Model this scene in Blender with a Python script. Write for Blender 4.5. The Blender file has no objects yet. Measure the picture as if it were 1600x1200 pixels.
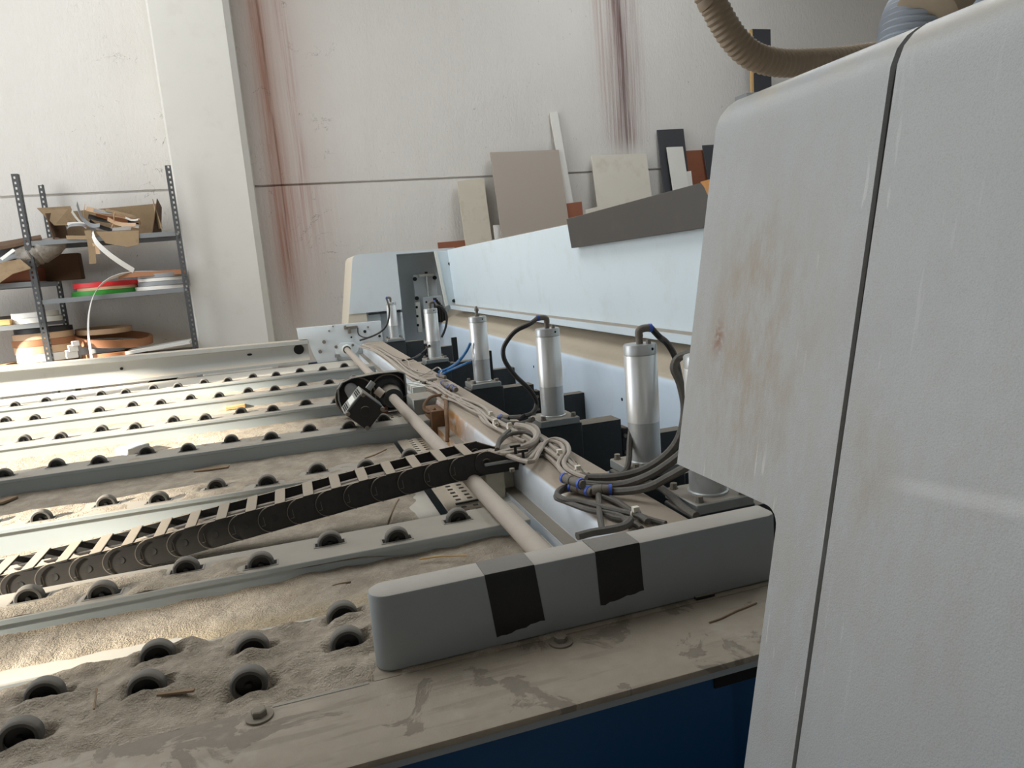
import bpy, bmesh, math, random
from mathutils import Vector, Matrix, noise
random.seed(7)
SC = bpy.context.scene
COL = SC.collection
PI = math.pi
V = Vector

# ------------------------------------------------------------------ camera
F = 1109.0                                     # focal length for a 1600 px wide frame
CP = V((0, 0, 1.55))
_a = V(((4465 - 800) / F, -(118 - 600) / F, -1)).normalized()
_b = V(((444 - 800) / F, -(444 - 600) / F, -1))
_b = (_b - _a * _a.dot(_b)).normalized()
_z = _a.cross(_b)
ROT = Matrix((_a, _b, _z))                     # camera axes -> world
cam = bpy.data.objects.new('camera', bpy.data.cameras.new('camera'))
COL.objects.link(cam)
cam.matrix_world = Matrix.Translation(CP) @ ROT.to_4x4()
cam.data.sensor_width = 36
cam.data.lens = F / 1600 * 36
cam.data.clip_start = 0.02
SC.camera = cam

# ------------------------------------------------------------------ world, sun, light
w = bpy.data.worlds.new('world'); SC.world = w; w.use_nodes = True
w.node_tree.nodes['Background'].inputs[0].default_value = (0.72, 0.84, 1.0, 1)
w.node_tree.nodes['Background'].inputs[1].default_value = 1.0
SUN_EL, SUN_AZ = math.radians(22), math.radians(15)
sun_dir = V((math.cos(SUN_EL) * math.cos(SUN_AZ), math.cos(SUN_EL) * math.sin(SUN_AZ), -math.sin(SUN_EL)))
sl = bpy.data.lights.new('sun', 'SUN'); sl.energy = 22; sl.angle = math.radians(2.6); sl.color = (1, .93, .80)
so = bpy.data.objects.new('sun', sl); COL.objects.link(so)
so.rotation_euler = sun_dir.to_track_quat('-Z', 'Y').to_euler()


def area(name, loc, direction, sx, sy, power, color):
    l = bpy.data.lights.new(name, 'AREA'); l.shape = 'RECTANGLE'; l.size = sx; l.size_y = sy
    l.energy = power; l.color = color
    o = bpy.data.objects.new(name, l); COL.objects.link(o); o.location = loc
    o.rotation_euler = V(direction).to_track_quat('-Z', 'Y').to_euler()
    return o


area('skylight_daylight', (-1.6, 4.6, 6.45), (0, 0, -1), 3.0, 5.5, 185, (.90, .96, 1))
area('skylight_daylight_rear', (4.2, 5.0, 6.45), (0, 0, -1), 1.6, 4.5, 135, (.90, .96, 1))
area('window_daylight', (-5.42, 5.2, 2.7), (1, 0, -.02), 3.2, 5.6, 200, (.93, .97, 1))
area('side_fill_light', (-5.42, -1.4, 2.6), (1, .15, -.05), 2.6, 2.4, 15, (.93, .97, 1))  # added fill light; the left wall has no opening here
SC.view_settings.view_transform = 'Standard'
SC.view_settings.look = 'None'
SC.view_settings.exposure = 0.12
SC.view_settings.gamma = 1.0
SC.view_settings.use_curve_mapping = False


# ------------------------------------------------------------------ helpers
def at(px, py, **k):
    """the world point of a line of sight on one plane x=, y= or z= (where the thing stands)"""
    d = ROT @ V(((px - 800) / F, -(py - 600) / F, -1))
    n, v = list(k.items())[0]
    i = 'xyz'.index(n)
    return CP + d * ((v - CP[i]) / d[i])


def lin(r, g, b):
    f = lambda c: (c / 255 / 12.92) if c / 255 <= .04045 else ((c / 255 + .055) / 1.055) ** 2.4
    return (f(r), f(g), f(b), 1)


class N:
    """small node graph builder"""
    def __init__(s, name):
        s.m = bpy.data.materials.new(name); s.m.use_nodes = True
        s.t = s.m.node_tree; s.b = s.t.nodes['Principled BSDF']
        s.co = s.t.nodes.new('ShaderNodeTexCoord').outputs['Object']
        s.geo = s.t.nodes.new('ShaderNodeNewGeometry')

    def node(s, typ, ins=None, **at_):
        n = s.t.nodes.new(typ)
        for k, v in at_.items(): setattr(n, k, v)
        for k, v in (ins or {}).items():
            if hasattr(v, 'is_linked') or hasattr(v, 'links'): s.t.links.new(v, n.inputs[k])
            else: n.inputs[k].default_value = v
        return n

    def scaled(s, sc, off=(0, 0, 0)):
        return s.node('ShaderNodeMapping', {'Vector': s.co, 'Scale': sc, 'Location': off}).outputs[0]

    def noise(s, scale, detail=3, rough=.55, vec=None, dist=0):
        return s.node('ShaderNodeTexNoise', {'Vector': vec if vec is not None else s.co, 'Scale': scale, 'Detail': detail, 'Roughness': rough, 'Distortion': dist}).outputs[0]

    def math(s, op, a, b=0.0, c=0.0, clamp=False):
        return s.node('ShaderNodeMath', {0: a, 1: b, 2: c}, operation=op, use_clamp=clamp).outputs[0]

    def ramp(s, v, lo, hi, a=0.0, b=1.0):
        return s.node('ShaderNodeMapRange', {'Value': v, 'From Min': lo, 'From Max': hi, 'To Min': a, 'To Max': b}, interpolation_type='SMOOTHSTEP').outputs[0]

    def mix(s, f, a, b):
        n = s.node('ShaderNodeMix', data_type='RGBA')
        for i, v in ((0, f), (6, a), (7, b)):
            if hasattr(v, 'links'): s.t.links.new(v, n.inputs[i])
            else: n.inputs[i].default_value = v
        return n.outputs[2]

    def sep(s, vec):
        return s.node('ShaderNodeSeparateXYZ', {0: vec}).outputs

    def up(s): return s.sep(s.geo.outputs['Normal'])[2]

    def set(s, **k):
        for n, v in k.items():
            i = s.b.inputs[n.replace('_', ' ')]
            if hasattr(v, 'links'): s.t.links.new(v, i)
            else: i.default_value = v

    def bump(s, h, strength=.3, dist=.01):
        n = s.node('ShaderNodeBump', {'Height': h, 'Strength': strength, 'Distance': dist})
        s.t.links.new(n.outputs[0], s.b.inputs['Normal'])


DUST = lin(162, 150, 135)
DUST2 = lin(158, 143, 124)


def paint(name, col, rough=.5, metal=0.0, var=.08, scale=6, dust=0.0, dcol=DUST, dlo=.55, dirt=0.0, dirtcol=None, bump=0.0, bscale=150, coat=0, dthr=.5, spec=.5, rust=None):
    """plain coated surface: tone variation, dirt patches, dust on whatever faces up"""
    n = N(name)
    v = n.noise(scale, 4)
    c = n.mix(v, tuple(x * (1 - var) for x in col[:3]) + (1,), tuple(min(1, x * (1 + var)) for x in col[:3]) + (1,))
    if dirt:
        d = n.math('MULTIPLY', n.ramp(n.noise(scale * 1.7, 6, .7), .5, .72), dirt)
        c = n.mix(d, c, dirtcol or DUST2)
    r = rough
    if rust:
        d = n.math('DIVIDE', n.math('SUBTRACT', n.math('ADD', n.sep(n.geo.outputs['Position'])[1], n.math('MULTIPLY', n.noise(9, 3), .2)), rust[0]), rust[1])
        d = n.math('EXPONENT', n.math('MULTIPLY', n.math('MULTIPLY', d, d), -1))
        c = n.mix(n.math('MULTIPLY', d, n.ramp(n.noise(14, 5, .7), .25, .5)), c, lin(176, 128, 78))
    if dust:
        m = n.ramp(n.up(), dlo, min(1, dlo + .3))
        m = n.math('MULTIPLY', m, n.ramp(n.noise(9, 6, .7), dthr - .25, dthr + .05))
        m = n.math('MULTIPLY', m, dust)
        dc = n.mix(n.noise(35, 4), tuple(x * .86 for x in dcol[:3]) + (1,), dcol)
        c = n.mix(m, c, dc)
        r = n.math('MULTIPLY_ADD', m, .95 - rough, rough)
    n.set(Base_Color=c, Roughness=r, Metallic=metal)
    n.b.inputs['Specular IOR Level'].default_value = spec
    if bump: n.bump(n.noise(bscale, 3), bump, .004)
    return n.m


class MB:
    """collects shapes into one mesh"""
    def __init__(s): s.bm = bmesh.new()

    def verts_faces(s, vs, fs):
        b = [s.bm.verts.new(v) for v in vs]
        for f in fs:
            try: s.bm.faces.new([b[i] for i in f])
            except ValueError: pass
        return b

    def box(s, lo, hi, rot=None, piv=None):
        x0, y0, z0 = lo; x1, y1, z1 = hi
        vs = [V((x, y, z)) for x in (x0, x1) for y in (y0, y1) for z in (z0, z1)]
        if rot is not None:
            p = V(piv) if piv is not None else (V(lo) + V(hi)) / 2
            vs = [p + rot @ (v - p) for v in vs]
        s.verts_faces(vs, [(0, 1, 3, 2), (4, 6, 7, 5), (0, 4, 5, 1), (2, 3, 7, 6), (0, 2, 6, 4), (1, 5, 7, 3)])
        return s

    def cyl(s, p0, p1, r0, r1=None, n=20, caps=True):
        return s.lathe(p0, p1, [(0, r0), (1, r1 if r1 is not None else r0)], n, caps)

    def lathe(s, p0, p1, prof, n=24, caps=True):
        """prof: (fraction along p0->p1, radius)"""
        p0, p1 = V(p0), V(p1); d = p1 - p0; q = d.normalized()
        u = q.orthogonal().normalized(); t = q.cross(u)
        rings = []
        for f, r in prof:
            if r <= 1e-6: rings.append([s.bm.verts.new(p0 + d * f)])
            else: rings.append([s.bm.verts.new(p0 + d * f + (u * math.cos(2 * PI * i / n) + t * math.sin(2 * PI * i / n)) * r) for i in range(n)])
        for A, B in zip(rings, rings[1:]):
            if len(A) == 1 and len(B) == 1: continue
            for i in range(n):
                j = (i + 1) % n
                if len(A) == 1: s.bm.faces.new((A[0], B[j], B[i]))
                elif len(B) == 1: s.bm.faces.new((A[i], A[j], B[0]))
                else: s.bm.faces.new((A[i], A[j], B[j], B[i]))
        if caps:
            if len(rings[0]) > 2: s.bm.faces.new(list(reversed(rings[0])))
            if len(rings[-1]) > 2: s.bm.faces.new(rings[-1])
        return s

    def tube(s, pts, r, n=8, smooth=4, closed=False, rfun=None):
        pts = spline([V(p) for p in pts], smooth) if smooth else [V(p) for p in pts]
        rings = []; u = None
        for i, p in enumerate(pts):
            d = (pts[min(i + 1, len(pts) - 1)] - pts[max(i - 1, 0)])
            if d.length < 1e-9: continue
            d.normalize()
            u = d.orthogonal().normalized() if u is None else (u - d * u.dot(d)).normalized()
            t = d.cross(u)
            rr = rfun(i / (len(pts) - 1)) if rfun else r
            rings.append([s.bm.verts.new(p + (u * math.cos(2 * PI * k / n) + t * math.sin(2 * PI * k / n)) * rr) for k in range(n)])
        for A, B in zip(rings, rings[1:]):
            for k in range(n): s.bm.faces.new((A[k], A[(k + 1) % n], B[(k + 1) % n], B[k]))
        s.bm.faces.new(list(reversed(rings[0]))); s.bm.faces.new(rings[-1])
        return s

    def ribbon(s, pts, wdir, width, th, smooth=5):
        """a flat strip of thickness th along pts; wdir is its width direction"""
        pts = spline([V(p) for p in pts], smooth) if smooth else [V(p) for p in pts]
        W = V(wdir).normalized() * width / 2; rows = []
        for i, p in enumerate(pts):
            d = (pts[min(i + 1, len(pts) - 1)] - pts[max(i - 1, 0)]).normalized()
            nn = d.cross(W).normalized() * th / 2
            rows.append([s.bm.verts.new(q) for q in (p - W - nn, p + W - nn, p + W + nn, p - W + nn)])
        for A, B in zip(rows, rows[1:]):
            for k in range(4): s.bm.faces.new((A[k], A[(k + 1) % 4], B[(k + 1) % 4], B[k]))
        s.bm.faces.new(list(reversed(rows[0]))); s.bm.faces.new(rows[-1])
        return s

    def prism(s, poly, f, d0, d1):
        """poly: 2-D outline, f(a, b, d) -> point, extruded from d0 to d1"""
        A = [s.bm.verts.new(f(a, b, d0)) for a, b in poly]; B = [s.bm.verts.new(f(a, b, d1)) for a, b in poly]
        n = len(poly)
        for i in range(n): s.bm.faces.new((A[i], A[(i + 1) % n], B[(i + 1) % n], B[i]))
        s.bm.faces.new(list(reversed(A))); s.bm.faces.new(B)
        return s

    def bevel(s, off, seg=2, ang=40):
        bmesh.ops.recalc_face_normals(s.bm, faces=s.bm.faces)
        ed = [e for e in s.bm.edges if len(e.link_faces) == 2 and e.calc_face_angle(0) > math.radians(ang)]
        bmesh.ops.bevel(s.bm, geom=ed, offset=off, segments=seg, profile=.5, affect='EDGES', clamp_overlap=True)
        return s

    def mesh(s, name, mats):
        bmesh.ops.recalc_face_normals(s.bm, faces=s.bm.faces)
        me = bpy.data.meshes.new(name); s.bm.to_mesh(me); s.bm.free()
        for m in (mats if isinstance(mats, (list, tuple)) else [mats]): me.materials.append(m)
        me.polygons.foreach_set('use_smooth', [True] * len(me.polygons))
        me.set_sharp_from_angle(angle=math.radians(38))
        return me

    def build(s, name, mat, parent=None, loc=None):
        """link as ONE object; a world-space mesh is moved so that its parent's place is its origin"""
        me = s.mesh(name, mat)
        o = bpy.data.objects.new(name, me); COL.objects.link(o)
        if parent is not None:
            o.parent = parent
            off = V((0, 0, 0)); p = parent
            while p is not None: off += p.location; p = p.parent
            if loc is None: me.transform(Matrix.Translation(-off))
        elif loc is None:
            xs = [v.co for v in me.vertices]
            c = V((sum(v.x for v in xs) / len(xs), sum(v.y for v in xs) / len(xs), min(v.z for v in xs)))
            me.transform(Matrix.Translation(-c)); o.location = c
        if loc is not None: o.location = loc
        return o


def spline(p, k):
    if len(p) < 3: return [p[0].lerp(p[-1], i / 4) for i in range(5)]
    out = []
    for i in range(len(p) - 1):
        a, b, c, d = p[max(i - 1, 0)], p[i], p[i + 1], p[min(i + 2, len(p) - 1)]
        for j in range(k):
            t = j / k
            out.append(.5 * ((2 * b) + (c - a) * t + (2 * a - 5 * b + 4 * c - d) * t * t + (3 * b - 3 * c + d - a) * t ** 3))
    return out + [p[-1]]


def empty(name, loc):
    o = bpy.data.objects.new(name, None); COL.objects.link(o); o.location = loc; o.empty_display_size = .05
    return o


def tag(o, label=None, cat=None, group=None, kind=None):
    for k, v in (('label', label), ('category', cat), ('group', group), ('kind', kind)):
        if v: o[k] = v
    return o


def thing(name, label, cat, loc, group=None):
    return tag(empty(name, loc), label, cat, group)


def struct(o): o['kind'] = 'structure'; return o


def share(src, parent, loc, name=None, rot=None, label=None):
    """another object with the same mesh, as a part"""
    o = src.copy(); COL.objects.link(o); o.parent = parent; o.location = loc
    if rot is not None: o.rotation_euler = rot
    return o


def copy_tree(o, parent=None):
    c = o.copy(); COL.objects.link(c)
    if parent is not None: c.parent = parent
    for ch in list(o.children): copy_tree(ch, c)
    return c


def rotX(a): return Matrix.Rotation(a, 3, 'X')
def rotY(a): return Matrix.Rotation(a, 3, 'Y')
def rotZ(a): return Matrix.Rotation(a, 3, 'Z')


# ------------------------------------------------------------------ materials
def wall_material():
    n = N('plastered_wall')
    p = n.sep(n.co)
    base = n.mix(n.noise(.9, 5, .6), lin(212, 207, 200), lin(226, 221, 215))
    stre = n.noise(1, 4, .6, n.scaled((7, 1, .5)))
    base = n.mix(n.math('MULTIPLY', n.ramp(stre, .45, .8), .16), base, lin(205, 192, 184))
    # rust runs: fixed places on the wall, ragged along x, streaky along z
    wob = n.math('MULTIPLY', n.math('SUBTRACT', n.noise(1.1, 3), .5), .10)
    x = n.math('ADD', p[0], wob)
    fine = n.ramp(n.noise(1, 5, .7, n.scaled((38, 1, .6))), .35, .7)
    def run(cx, wd, zlo, zhi, z2=9):
        d = n.math('DIVIDE', n.math('SUBTRACT', x, cx), wd)
        g = n.math('EXPONENT', n.math('MULTIPLY', n.math('MULTIPLY', d, d), -1))
        return n.math('MULTIPLY', g, n.ramp(p[2], zlo, zhi))
    r1 = n.math('MULTIPLY', run(.08, .115, .6, 2.0), n.math('MULTIPLY_ADD', fine, .45, .55))
    r1b = n.math('MULTIPLY', run(.33, .06, 2.3, 2.7), fine)
    r1c = n.math('MULTIPLY', run(.25, .30, 1.2, 2.5), n.math('MULTIPLY', n.ramp(p[2], 2.66, 2.60), n.math('MULTIPLY', fine, .75)))
    r2 = n.math('MULTIPLY', run(4.42, .23, 2.75, 3.1), n.math('MULTIPLY_ADD', fine, .7, .3))
    r3 = n.math('MULTIPLY', run(4.15, .10, 2.9, 3.9), n.math('MULTIPLY', fine, .4))
    halo = n.math('MULTIPLY', run(.2, .45, .6, 2.0), .28)
    c = n.mix(halo, base, lin(205, 170, 160))
    c = n.mix(n.math('MULTIPLY', r1, .95), c, lin(168, 120, 100))
    c = n.mix(n.math('MULTIPLY', r1b, .8), c, lin(178, 130, 124))
    c = n.mix(n.math('MULTIPLY', r1c, .7), c, lin(180, 128, 118))
    c = n.mix(n.math('MULTIPLY', r2, .95), c, lin(128, 90, 84))
    c = n.mix(r3, c, lin(180, 140, 130))
    core = n.math('MULTIPLY', run(4.42, .06, 2.7, 3.2), n.math('MULTIPLY_ADD', fine, .6, .3))
    c = n.mix(core, c, lin(84, 54, 52))
    core1 = n.math('MULTIPLY', run(.10, .012, 1.4, 2.2), n.math('MULTIPLY_ADD', fine, .6, .25))
    c = n.mix(core1, c, lin(118, 82, 70))
    # dark flecks and cobweb scraps
    fl = n.math('MULTIPLY', n.ramp(n.noise(17, 5, .75, None, 1.8), .655, .69), n.ramp(n.noise(1.1, 3), .44, .58))
    crack = n.math('MULTIPLY', n.ramp(n.math('ABSOLUTE', n.math('SUBTRACT', n.noise(3.2, 5, .6, None, .8), .5)), .006, .001), n.ramp(n.noise(2.3, 3), .56, .64))
    crack = n.math('MULTIPLY', crack, n.ramp(n.math('ABSOLUTE', n.math('ADD', p[0], .3)), 1.6, .9))
    fl = n.math('MAXIMUM', fl, n.math('MULTIPLY', crack, .8))
    c = n.mix(n.math('MULTIPLY', fl, .75), c, lin(92, 84, 78))
    n.set(Base_Color=c, Roughness=.92)
    n.b.inputs['Specular IOR Level'].default_value = .2
    h = n.math('ADD', n.noise(1, 4, .6, n.scaled((46, 46, 20))), n.math('MULTIPLY', n.noise(7, 3), .6))
    n.bump(h, .55, .012)
    return n.m


def dust_material(name='sawdust_heap', coarse=False):
    n = N(name)
    a = n.noise(14, 6, .7); g = n.noise(260, 3, .6)
    c = n.mix(n.ramp(a, .35, .7), lin(158, 146, 130), lin(186, 173, 156))
    if coarse:
        y = n.sep(n.co)[1]
        gold = n.math('MULTIPLY', n.ramp(n.math('ADD', n.sep(n.geo.outputs['Position'])[1], n.math('MULTIPLY', n.noise(6, 3), .06)), 1.40, 1.43), n.ramp(n.math('ADD', n.sep(n.geo.outputs['Position'])[1], n.math('MULTIPLY', n.noise(5, 3), .08)), 1.60, 1.53))
        c = n.mix(n.math('MULTIPLY', gold, .6), c, n.mix(n.ramp(g, .3, .7), lin(160, 140, 110), lin(204, 186, 154)))
    c = n.mix(n.math('MULTIPLY', n.ramp(g, .55, .75), .35), c, lin(218, 204, 184))
    c = n.mix(n.math('MULTIPLY', n.ramp(n.noise(190, 2), .68, .76), .45), c, lin(112, 94, 76))
    n.set(Base_Color=c, Roughness=.97)
    n.b.inputs['Specular IOR Level'].default_value = .1
    n.bump(n.math('ADD', g, n.math('MULTIPLY', n.noise(60, 4), 1.4)), .9, .007)
    return n.m


def hood_material():
    n = N('worn_hood_paint')
    p = n.sep(n.geo.outputs['Position'])
    c = n.mix(n.noise(5, 5), lin(172, 174, 175), lin(183, 184, 183))
    sp = n.noise(620, 3, .6)
    c = n.mix(n.math('MULTIPLY', n.ramp(sp, .46, .66), .36), c, lin(152, 151, 147))
    def blob(y, z, ry, rz):
        a = n.math('DIVIDE', n.math('SUBTRACT', p[1], y), ry); b = n.math('DIVIDE', n.math('SUBTRACT', p[2], z), rz)
        return n.math('EXPONENT', n.math('MULTIPLY', n.math('ADD', n.math('MULTIPLY', a, a), n.math('MULTIPLY', b, b)), -1))
    rag = n.ramp(n.noise(1, 6, .7, n.scaled((30, 30, 9))), .36, .66)
    tot = n.math('ADD', n.math('MULTIPLY', blob(.80, 1.40, .12, .20), .95), n.math('MULTIPLY', blob(.58, 1.30, .035, .06), .55))
    tot = n.math('ADD', tot, n.math('MULTIPLY', blob(.80, 1.50, .05, .08), .4))
    tot = n.math('ADD', tot, n.math('MULTIPLY', blob(.66, 1.02, .05, .2), .25))
    tot = n.math('ADD', tot, n.math('MULTIPLY', blob(.5, 1.25, .3, .35), .22))
    d = n.math('MULTIPLY', n.math('MINIMUM', tot, 1), n.math('MULTIPLY_ADD', rag, .75, .2))
    c = n.mix(n.math('MULTIPLY', d, .8), c, lin(158, 140, 116))
    spot = n.math('MULTIPLY', blob(.868, 1.425, .013, .022), n.ramp(n.noise(120, 3), .3, .6))
    c = n.mix(n.math('MULTIPLY', spot, .8), c, lin(136, 92, 52))
    # scuffs: thin pale scratches and two broad wiped marks
    sc1 = n.ramp(n.noise(1, 3, .5, n.scaled((10, 90, 5))), .66, .70)
    sc2 = n.ramp(n.noise(1, 2, .5, n.node('ShaderNodeMapping', {'Vector': n.co, 'Scale': (12, 70, 8), 'Rotation': (.7, 0, 0)}).outputs[0]), .69, .72)
    wipe = n.math('MULTIPLY', n.ramp(n.math('ABSOLUTE', n.math('SUBTRACT', p[2], n.math('MULTIPLY_ADD', p[1], -.10, 1.36))), .012, .002), n.ramp(p[1], .57, .50))
    m = n.math('MAXIMUM', n.math('MULTIPLY', n.math('MAXIMUM', sc1, sc2), n.math('MULTIPLY', n.math('MULTIPLY', n.ramp(n.noise(4, 3), .45, .6), n.ramp(p[1], .42, .72)), .5)), n.math('MULTIPLY', wipe, .35))
    c = n.mix(m, c, lin(218, 217, 214))
    up = n.math('MULTIPLY', n.ramp(n.up(), .3, .8), n.ramp(n.noise(12, 5), .3, .6))
    c = n.mix(n.math('MULTIPLY', up, .55), c, lin(190, 176, 154))
    n.set(Base_Color=c, Roughness=n.math('MULTIPLY_ADD', n.noise(60, 3), .25, .33))
    n.bump(n.noise(500, 2), .18, .002)
    return n.m


M = {}
M['wall'] = wall_material()
M['pier'] = paint('painted_concrete', lin(212, 208, 200), .9, var=.04, scale=2.2, dirt=.25, dirtcol=lin(196, 188, 176), bump=.25, bscale=70)
M['floor'] = paint('dusty_concrete', lin(122, 116, 108), .9, var=.15, scale=2)
M['ceiling'] = paint('ceiling_concrete', lin(205, 203, 198), .95)
M['dark_wall'] = paint('shaded_hall_wall', lin(176, 172, 166), .95)  # unseen hall walls, toned dark to shape the light
M['hood'] = hood_material()
M['seam'] = paint('grey_rubber_seal', lin(92, 88, 82), .8, var=.15, scale=30)
M['blue_white'] = paint('pale_blue_enamel', lin(218, 230, 236), .32, var=.03, scale=3, dust=.95, dirt=.16, dirtcol=lin(188, 186, 180), dthr=.36)
M['beam_blue'] = paint('light_blue_enamel', lin(210, 224, 237), .35, var=.04, scale=3, dust=1, dcol=lin(188, 174, 154), dirt=.1, dthr=.2, dlo=.35)
M['beam_white'] = paint('dusty_white_enamel', lin(222, 228, 234), .33, var=.04, scale=4, dust=1, dcol=lin(166, 152, 136), dirt=.10, dthr=.08, dlo=.55, rust=(3.0, .34))
M['far_hood'] = paint('grey_blue_enamel', lin(210, 216, 219), .45, var=.03, scale=3, dirt=.08, dust=.5)
M['cover'] = paint('grey_cover_paint', lin(150, 155, 157), .5, var=.04, scale=10, dust=.92, dcol=lin(178, 171, 161), dthr=.14, dlo=.45, dirt=.12, dirtcol=lin(128, 122, 112))
M['tape'] = paint('black_tape', lin(17, 17, 17), .42, var=.3, scale=40, dust=.8, dcol=lin(146, 140, 132), dthr=.15, dlo=.45, bump=.3, bscale=90)
M['ledge'] = paint('dusty_ledge', lin(120, 114, 104), .6, var=.1, scale=8, dust=.95, dcol=lin(160, 148, 132), dthr=.46, dlo=.6)
def ledge_material():
    n = N('dusty_ledge_top')
    v = n.noise(30, 4)
    dust = n.mix(v, lin(146, 134, 118), lin(166, 154, 138))
    bare = n.mix(n.noise(60, 3), lin(110, 100, 89), lin(128, 118, 105))
    pat = n.ramp(n.noise(6.5, 6, .62, None, .6), .555, .585)
    brush = n.math('MULTIPLY', n.ramp(n.noise(1, 4, .6, n.node('ShaderNodeMapping', {'Vector': n.co, 'Scale': (5, 46, 1), 'Rotation': (0, 0, .25)}).outputs[0]), .52, .64), n.ramp(n.noise(2.2, 2), .40, .55))
    pale = n.math('MULTIPLY', n.ramp(n.noise(3.1, 5, .7), .56, .66), .5)
    c = n.mix(n.math('MULTIPLY', pat, .8), dust, bare)
    c = n.mix(n.math('MULTIPLY', brush, .4), c, bare)
    c = n.mix(pale, c, lin(178, 168, 154))
    n.set(Base_Color=c, Roughness=.85)
    n.bump(n.math('ADD', n.noise(240, 3), n.math('MULTIPLY', pat, -1.5)), .35, .002)
    return n.m
M['ledge'] = ledge_material()
M['navy'] = paint('navy_blue_panel', lin(0, 66, 112), .42, var=.12, scale=5)
M['black'] = paint('matt_black_steel', lin(26, 26, 26), .6, var=.2, scale=20, dust=.75, dcol=lin(150, 138, 122), dthr=.3)
M['arm'] = paint('charcoal_cast_steel', lin(46, 50, 51), .5, var=.12, scale=14, dust=.75, dcol=lin(140, 130, 116), dthr=.35, dirt=.15, dirtcol=lin(88, 86, 80))
M['dark'] = paint('dark_void', lin(16, 15, 14), .9)
M['rail'] = paint('grey_blue_rail_enamel', lin(166, 175, 178), .48, var=.05, scale=5, dust=.95, dcol=lin(160, 151, 138), dthr=.12, dlo=.55, dirt=.18, dirtcol=lin(178, 170, 156))
M['tray'] = paint('galvanised_tray', lin(196, 202, 204), .5, var=.06, scale=7, dust=.85, dthr=.38, dcol=lin(184, 174, 158))
M['channel'] = paint('grey_channel_paint', lin(172, 172, 168), .42, var=.05, scale=4, dust=.9, dthr=.3, dcol=lin(196, 184, 166), dirt=.25, dirtcol=lin(150, 140, 126))
M['hood_side'] = paint('yellowed_hood_side', lin(216, 205, 186), .5, var=.04, scale=4)  # warm sunlight on the far hood's left side, put into the colour
M['perf'] = paint('perforated_steel', lin(178, 172, 160), .6, var=.08, scale=12, dust=.9, dthr=.25, dcol=lin(186, 172, 152))
M['tyre'] = paint('grey_rubber_tyre', lin(82, 80, 77), .75, var=.15, scale=50, dust=.5, dcol=lin(150, 142, 130), dthr=.25, dlo=.25)
M['hub'] = paint('black_wheel_hub', lin(20, 20, 20), .5, var=.2, scale=50)
M['axle'] = paint('dull_steel', lin(120, 116, 108), .45, .6)
M['alu'] = paint('anodised_aluminium', lin(226, 226, 224), .34, .6, var=.04, scale=12)
M['alu2'] = paint('turned_aluminium', lin(190, 192, 191), .36, .5, var=.08, scale=22, dirt=.2, dirtcol=lin(120, 118, 114))
M['steel'] = paint('machined_steel', lin(150, 154, 152), .45, .6, var=.1, scale=20, dust=.75, dthr=.3)
M['bolt'] = paint('dusty_bolt_steel', lin(124, 118, 108), .55, .4, var=.15, scale=60, dust=.6, dcol=lin(150, 138, 122), dthr=.3)
M['chrome'] = paint('bright_steel', lin(214, 216, 216), .2, .9)
M['pipe'] = paint('dusty_pipe', lin(172, 160, 147), .6, var=.07, scale=9, dirt=.35, dirtcol=lin(156, 140, 122))
M['chain'] = paint('black_chain_plastic', lin(42, 40, 38), .65, var=.18, scale=25, dirt=.15, dirtcol=lin(84, 76, 66), dust=.95, dcol=lin(170, 156, 138), dthr=.1, dlo=.5)
M['chain_dark'] = paint('black_boss_plastic', lin(33, 32, 31), .6, var=.2, scale=40)
M['chain_edge'] = paint('pale_chain_edge', lin(112, 104, 94), .6, var=.2, scale=40)  # paler tone for plate ends and two sides of each window
M['cable'] = paint('dusty_grey_cable', lin(166, 155, 143), .75, var=.1, scale=30, dirt=.3, dirtcol=lin(128, 114, 98))
M['hose'] = paint('dusty_black_air_hose', lin(84, 79, 72), .6, var=.18, scale=30, dirt=.4, dirtcol=lin(122, 110, 96))
M['black_hose'] = paint('black_air_hose', lin(34, 33, 32), .42, var=.2, scale=30, dust=.4, dlo=.2, dcol=lin(110, 100, 90))
M['blue_hose'] = paint('blue_air_hose', lin(58, 116, 168), .4)
M['blue_ring'] = paint('blue_push_ring', lin(62, 96, 196), .45)
M['fitting'] = paint('dusty_push_fitting', lin(112, 104, 94), .6, var=.2, scale=50)
M['white_tie'] = paint('white_cable_tie', lin(226, 218, 202), .6)
M['black_fit'] = paint('black_elbow_fitting', lin(40, 38, 37), .45)
M['brown_hose'] = paint('brown_corrugated_plastic', lin(152, 134, 112), .55, var=.1, scale=14, dust=.5, dlo=.3, dcol=lin(156, 138, 112))
M['grey_hose'] = paint('grey_extraction_hose', lin(170, 178, 188), .45, var=.06, scale=14)
M['dusty_cuff'] = paint('dusty_hose_cuff', lin(176, 160, 138), .8, var=.15, scale=20)
M['post'] = paint('grey_slotted_angle', lin(80, 81, 82), .55, .2, var=.08, scale=10, dust=.5, dthr=.4)
M['shelf'] = paint('grey_shelf_steel', lin(128, 130, 131), .55, .1, var=.1, scale=6, dust=.8, dthr=.3)
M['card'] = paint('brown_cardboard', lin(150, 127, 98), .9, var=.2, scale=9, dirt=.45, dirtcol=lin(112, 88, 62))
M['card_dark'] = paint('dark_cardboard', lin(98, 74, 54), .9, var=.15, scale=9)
M['band_tan'] = paint('tan_edge_band', lin(204, 168, 132), .6, var=.1, scale=8)
M['band_brown'] = paint('brown_edge_band', lin(160, 108, 72), .55, var=.12, scale=8)
M['band_white'] = paint('white_edge_band', lin(236, 232, 224), .45, var=.03)
M['band_grey'] = paint('grey_edge_band', lin(150, 152, 154), .5, var=.1)
M['band_black'] = paint('black_edge_band', lin(40, 36, 36), .5)
M['red'] = paint('red_edge_band', lin(206, 34, 38), .5)
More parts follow.
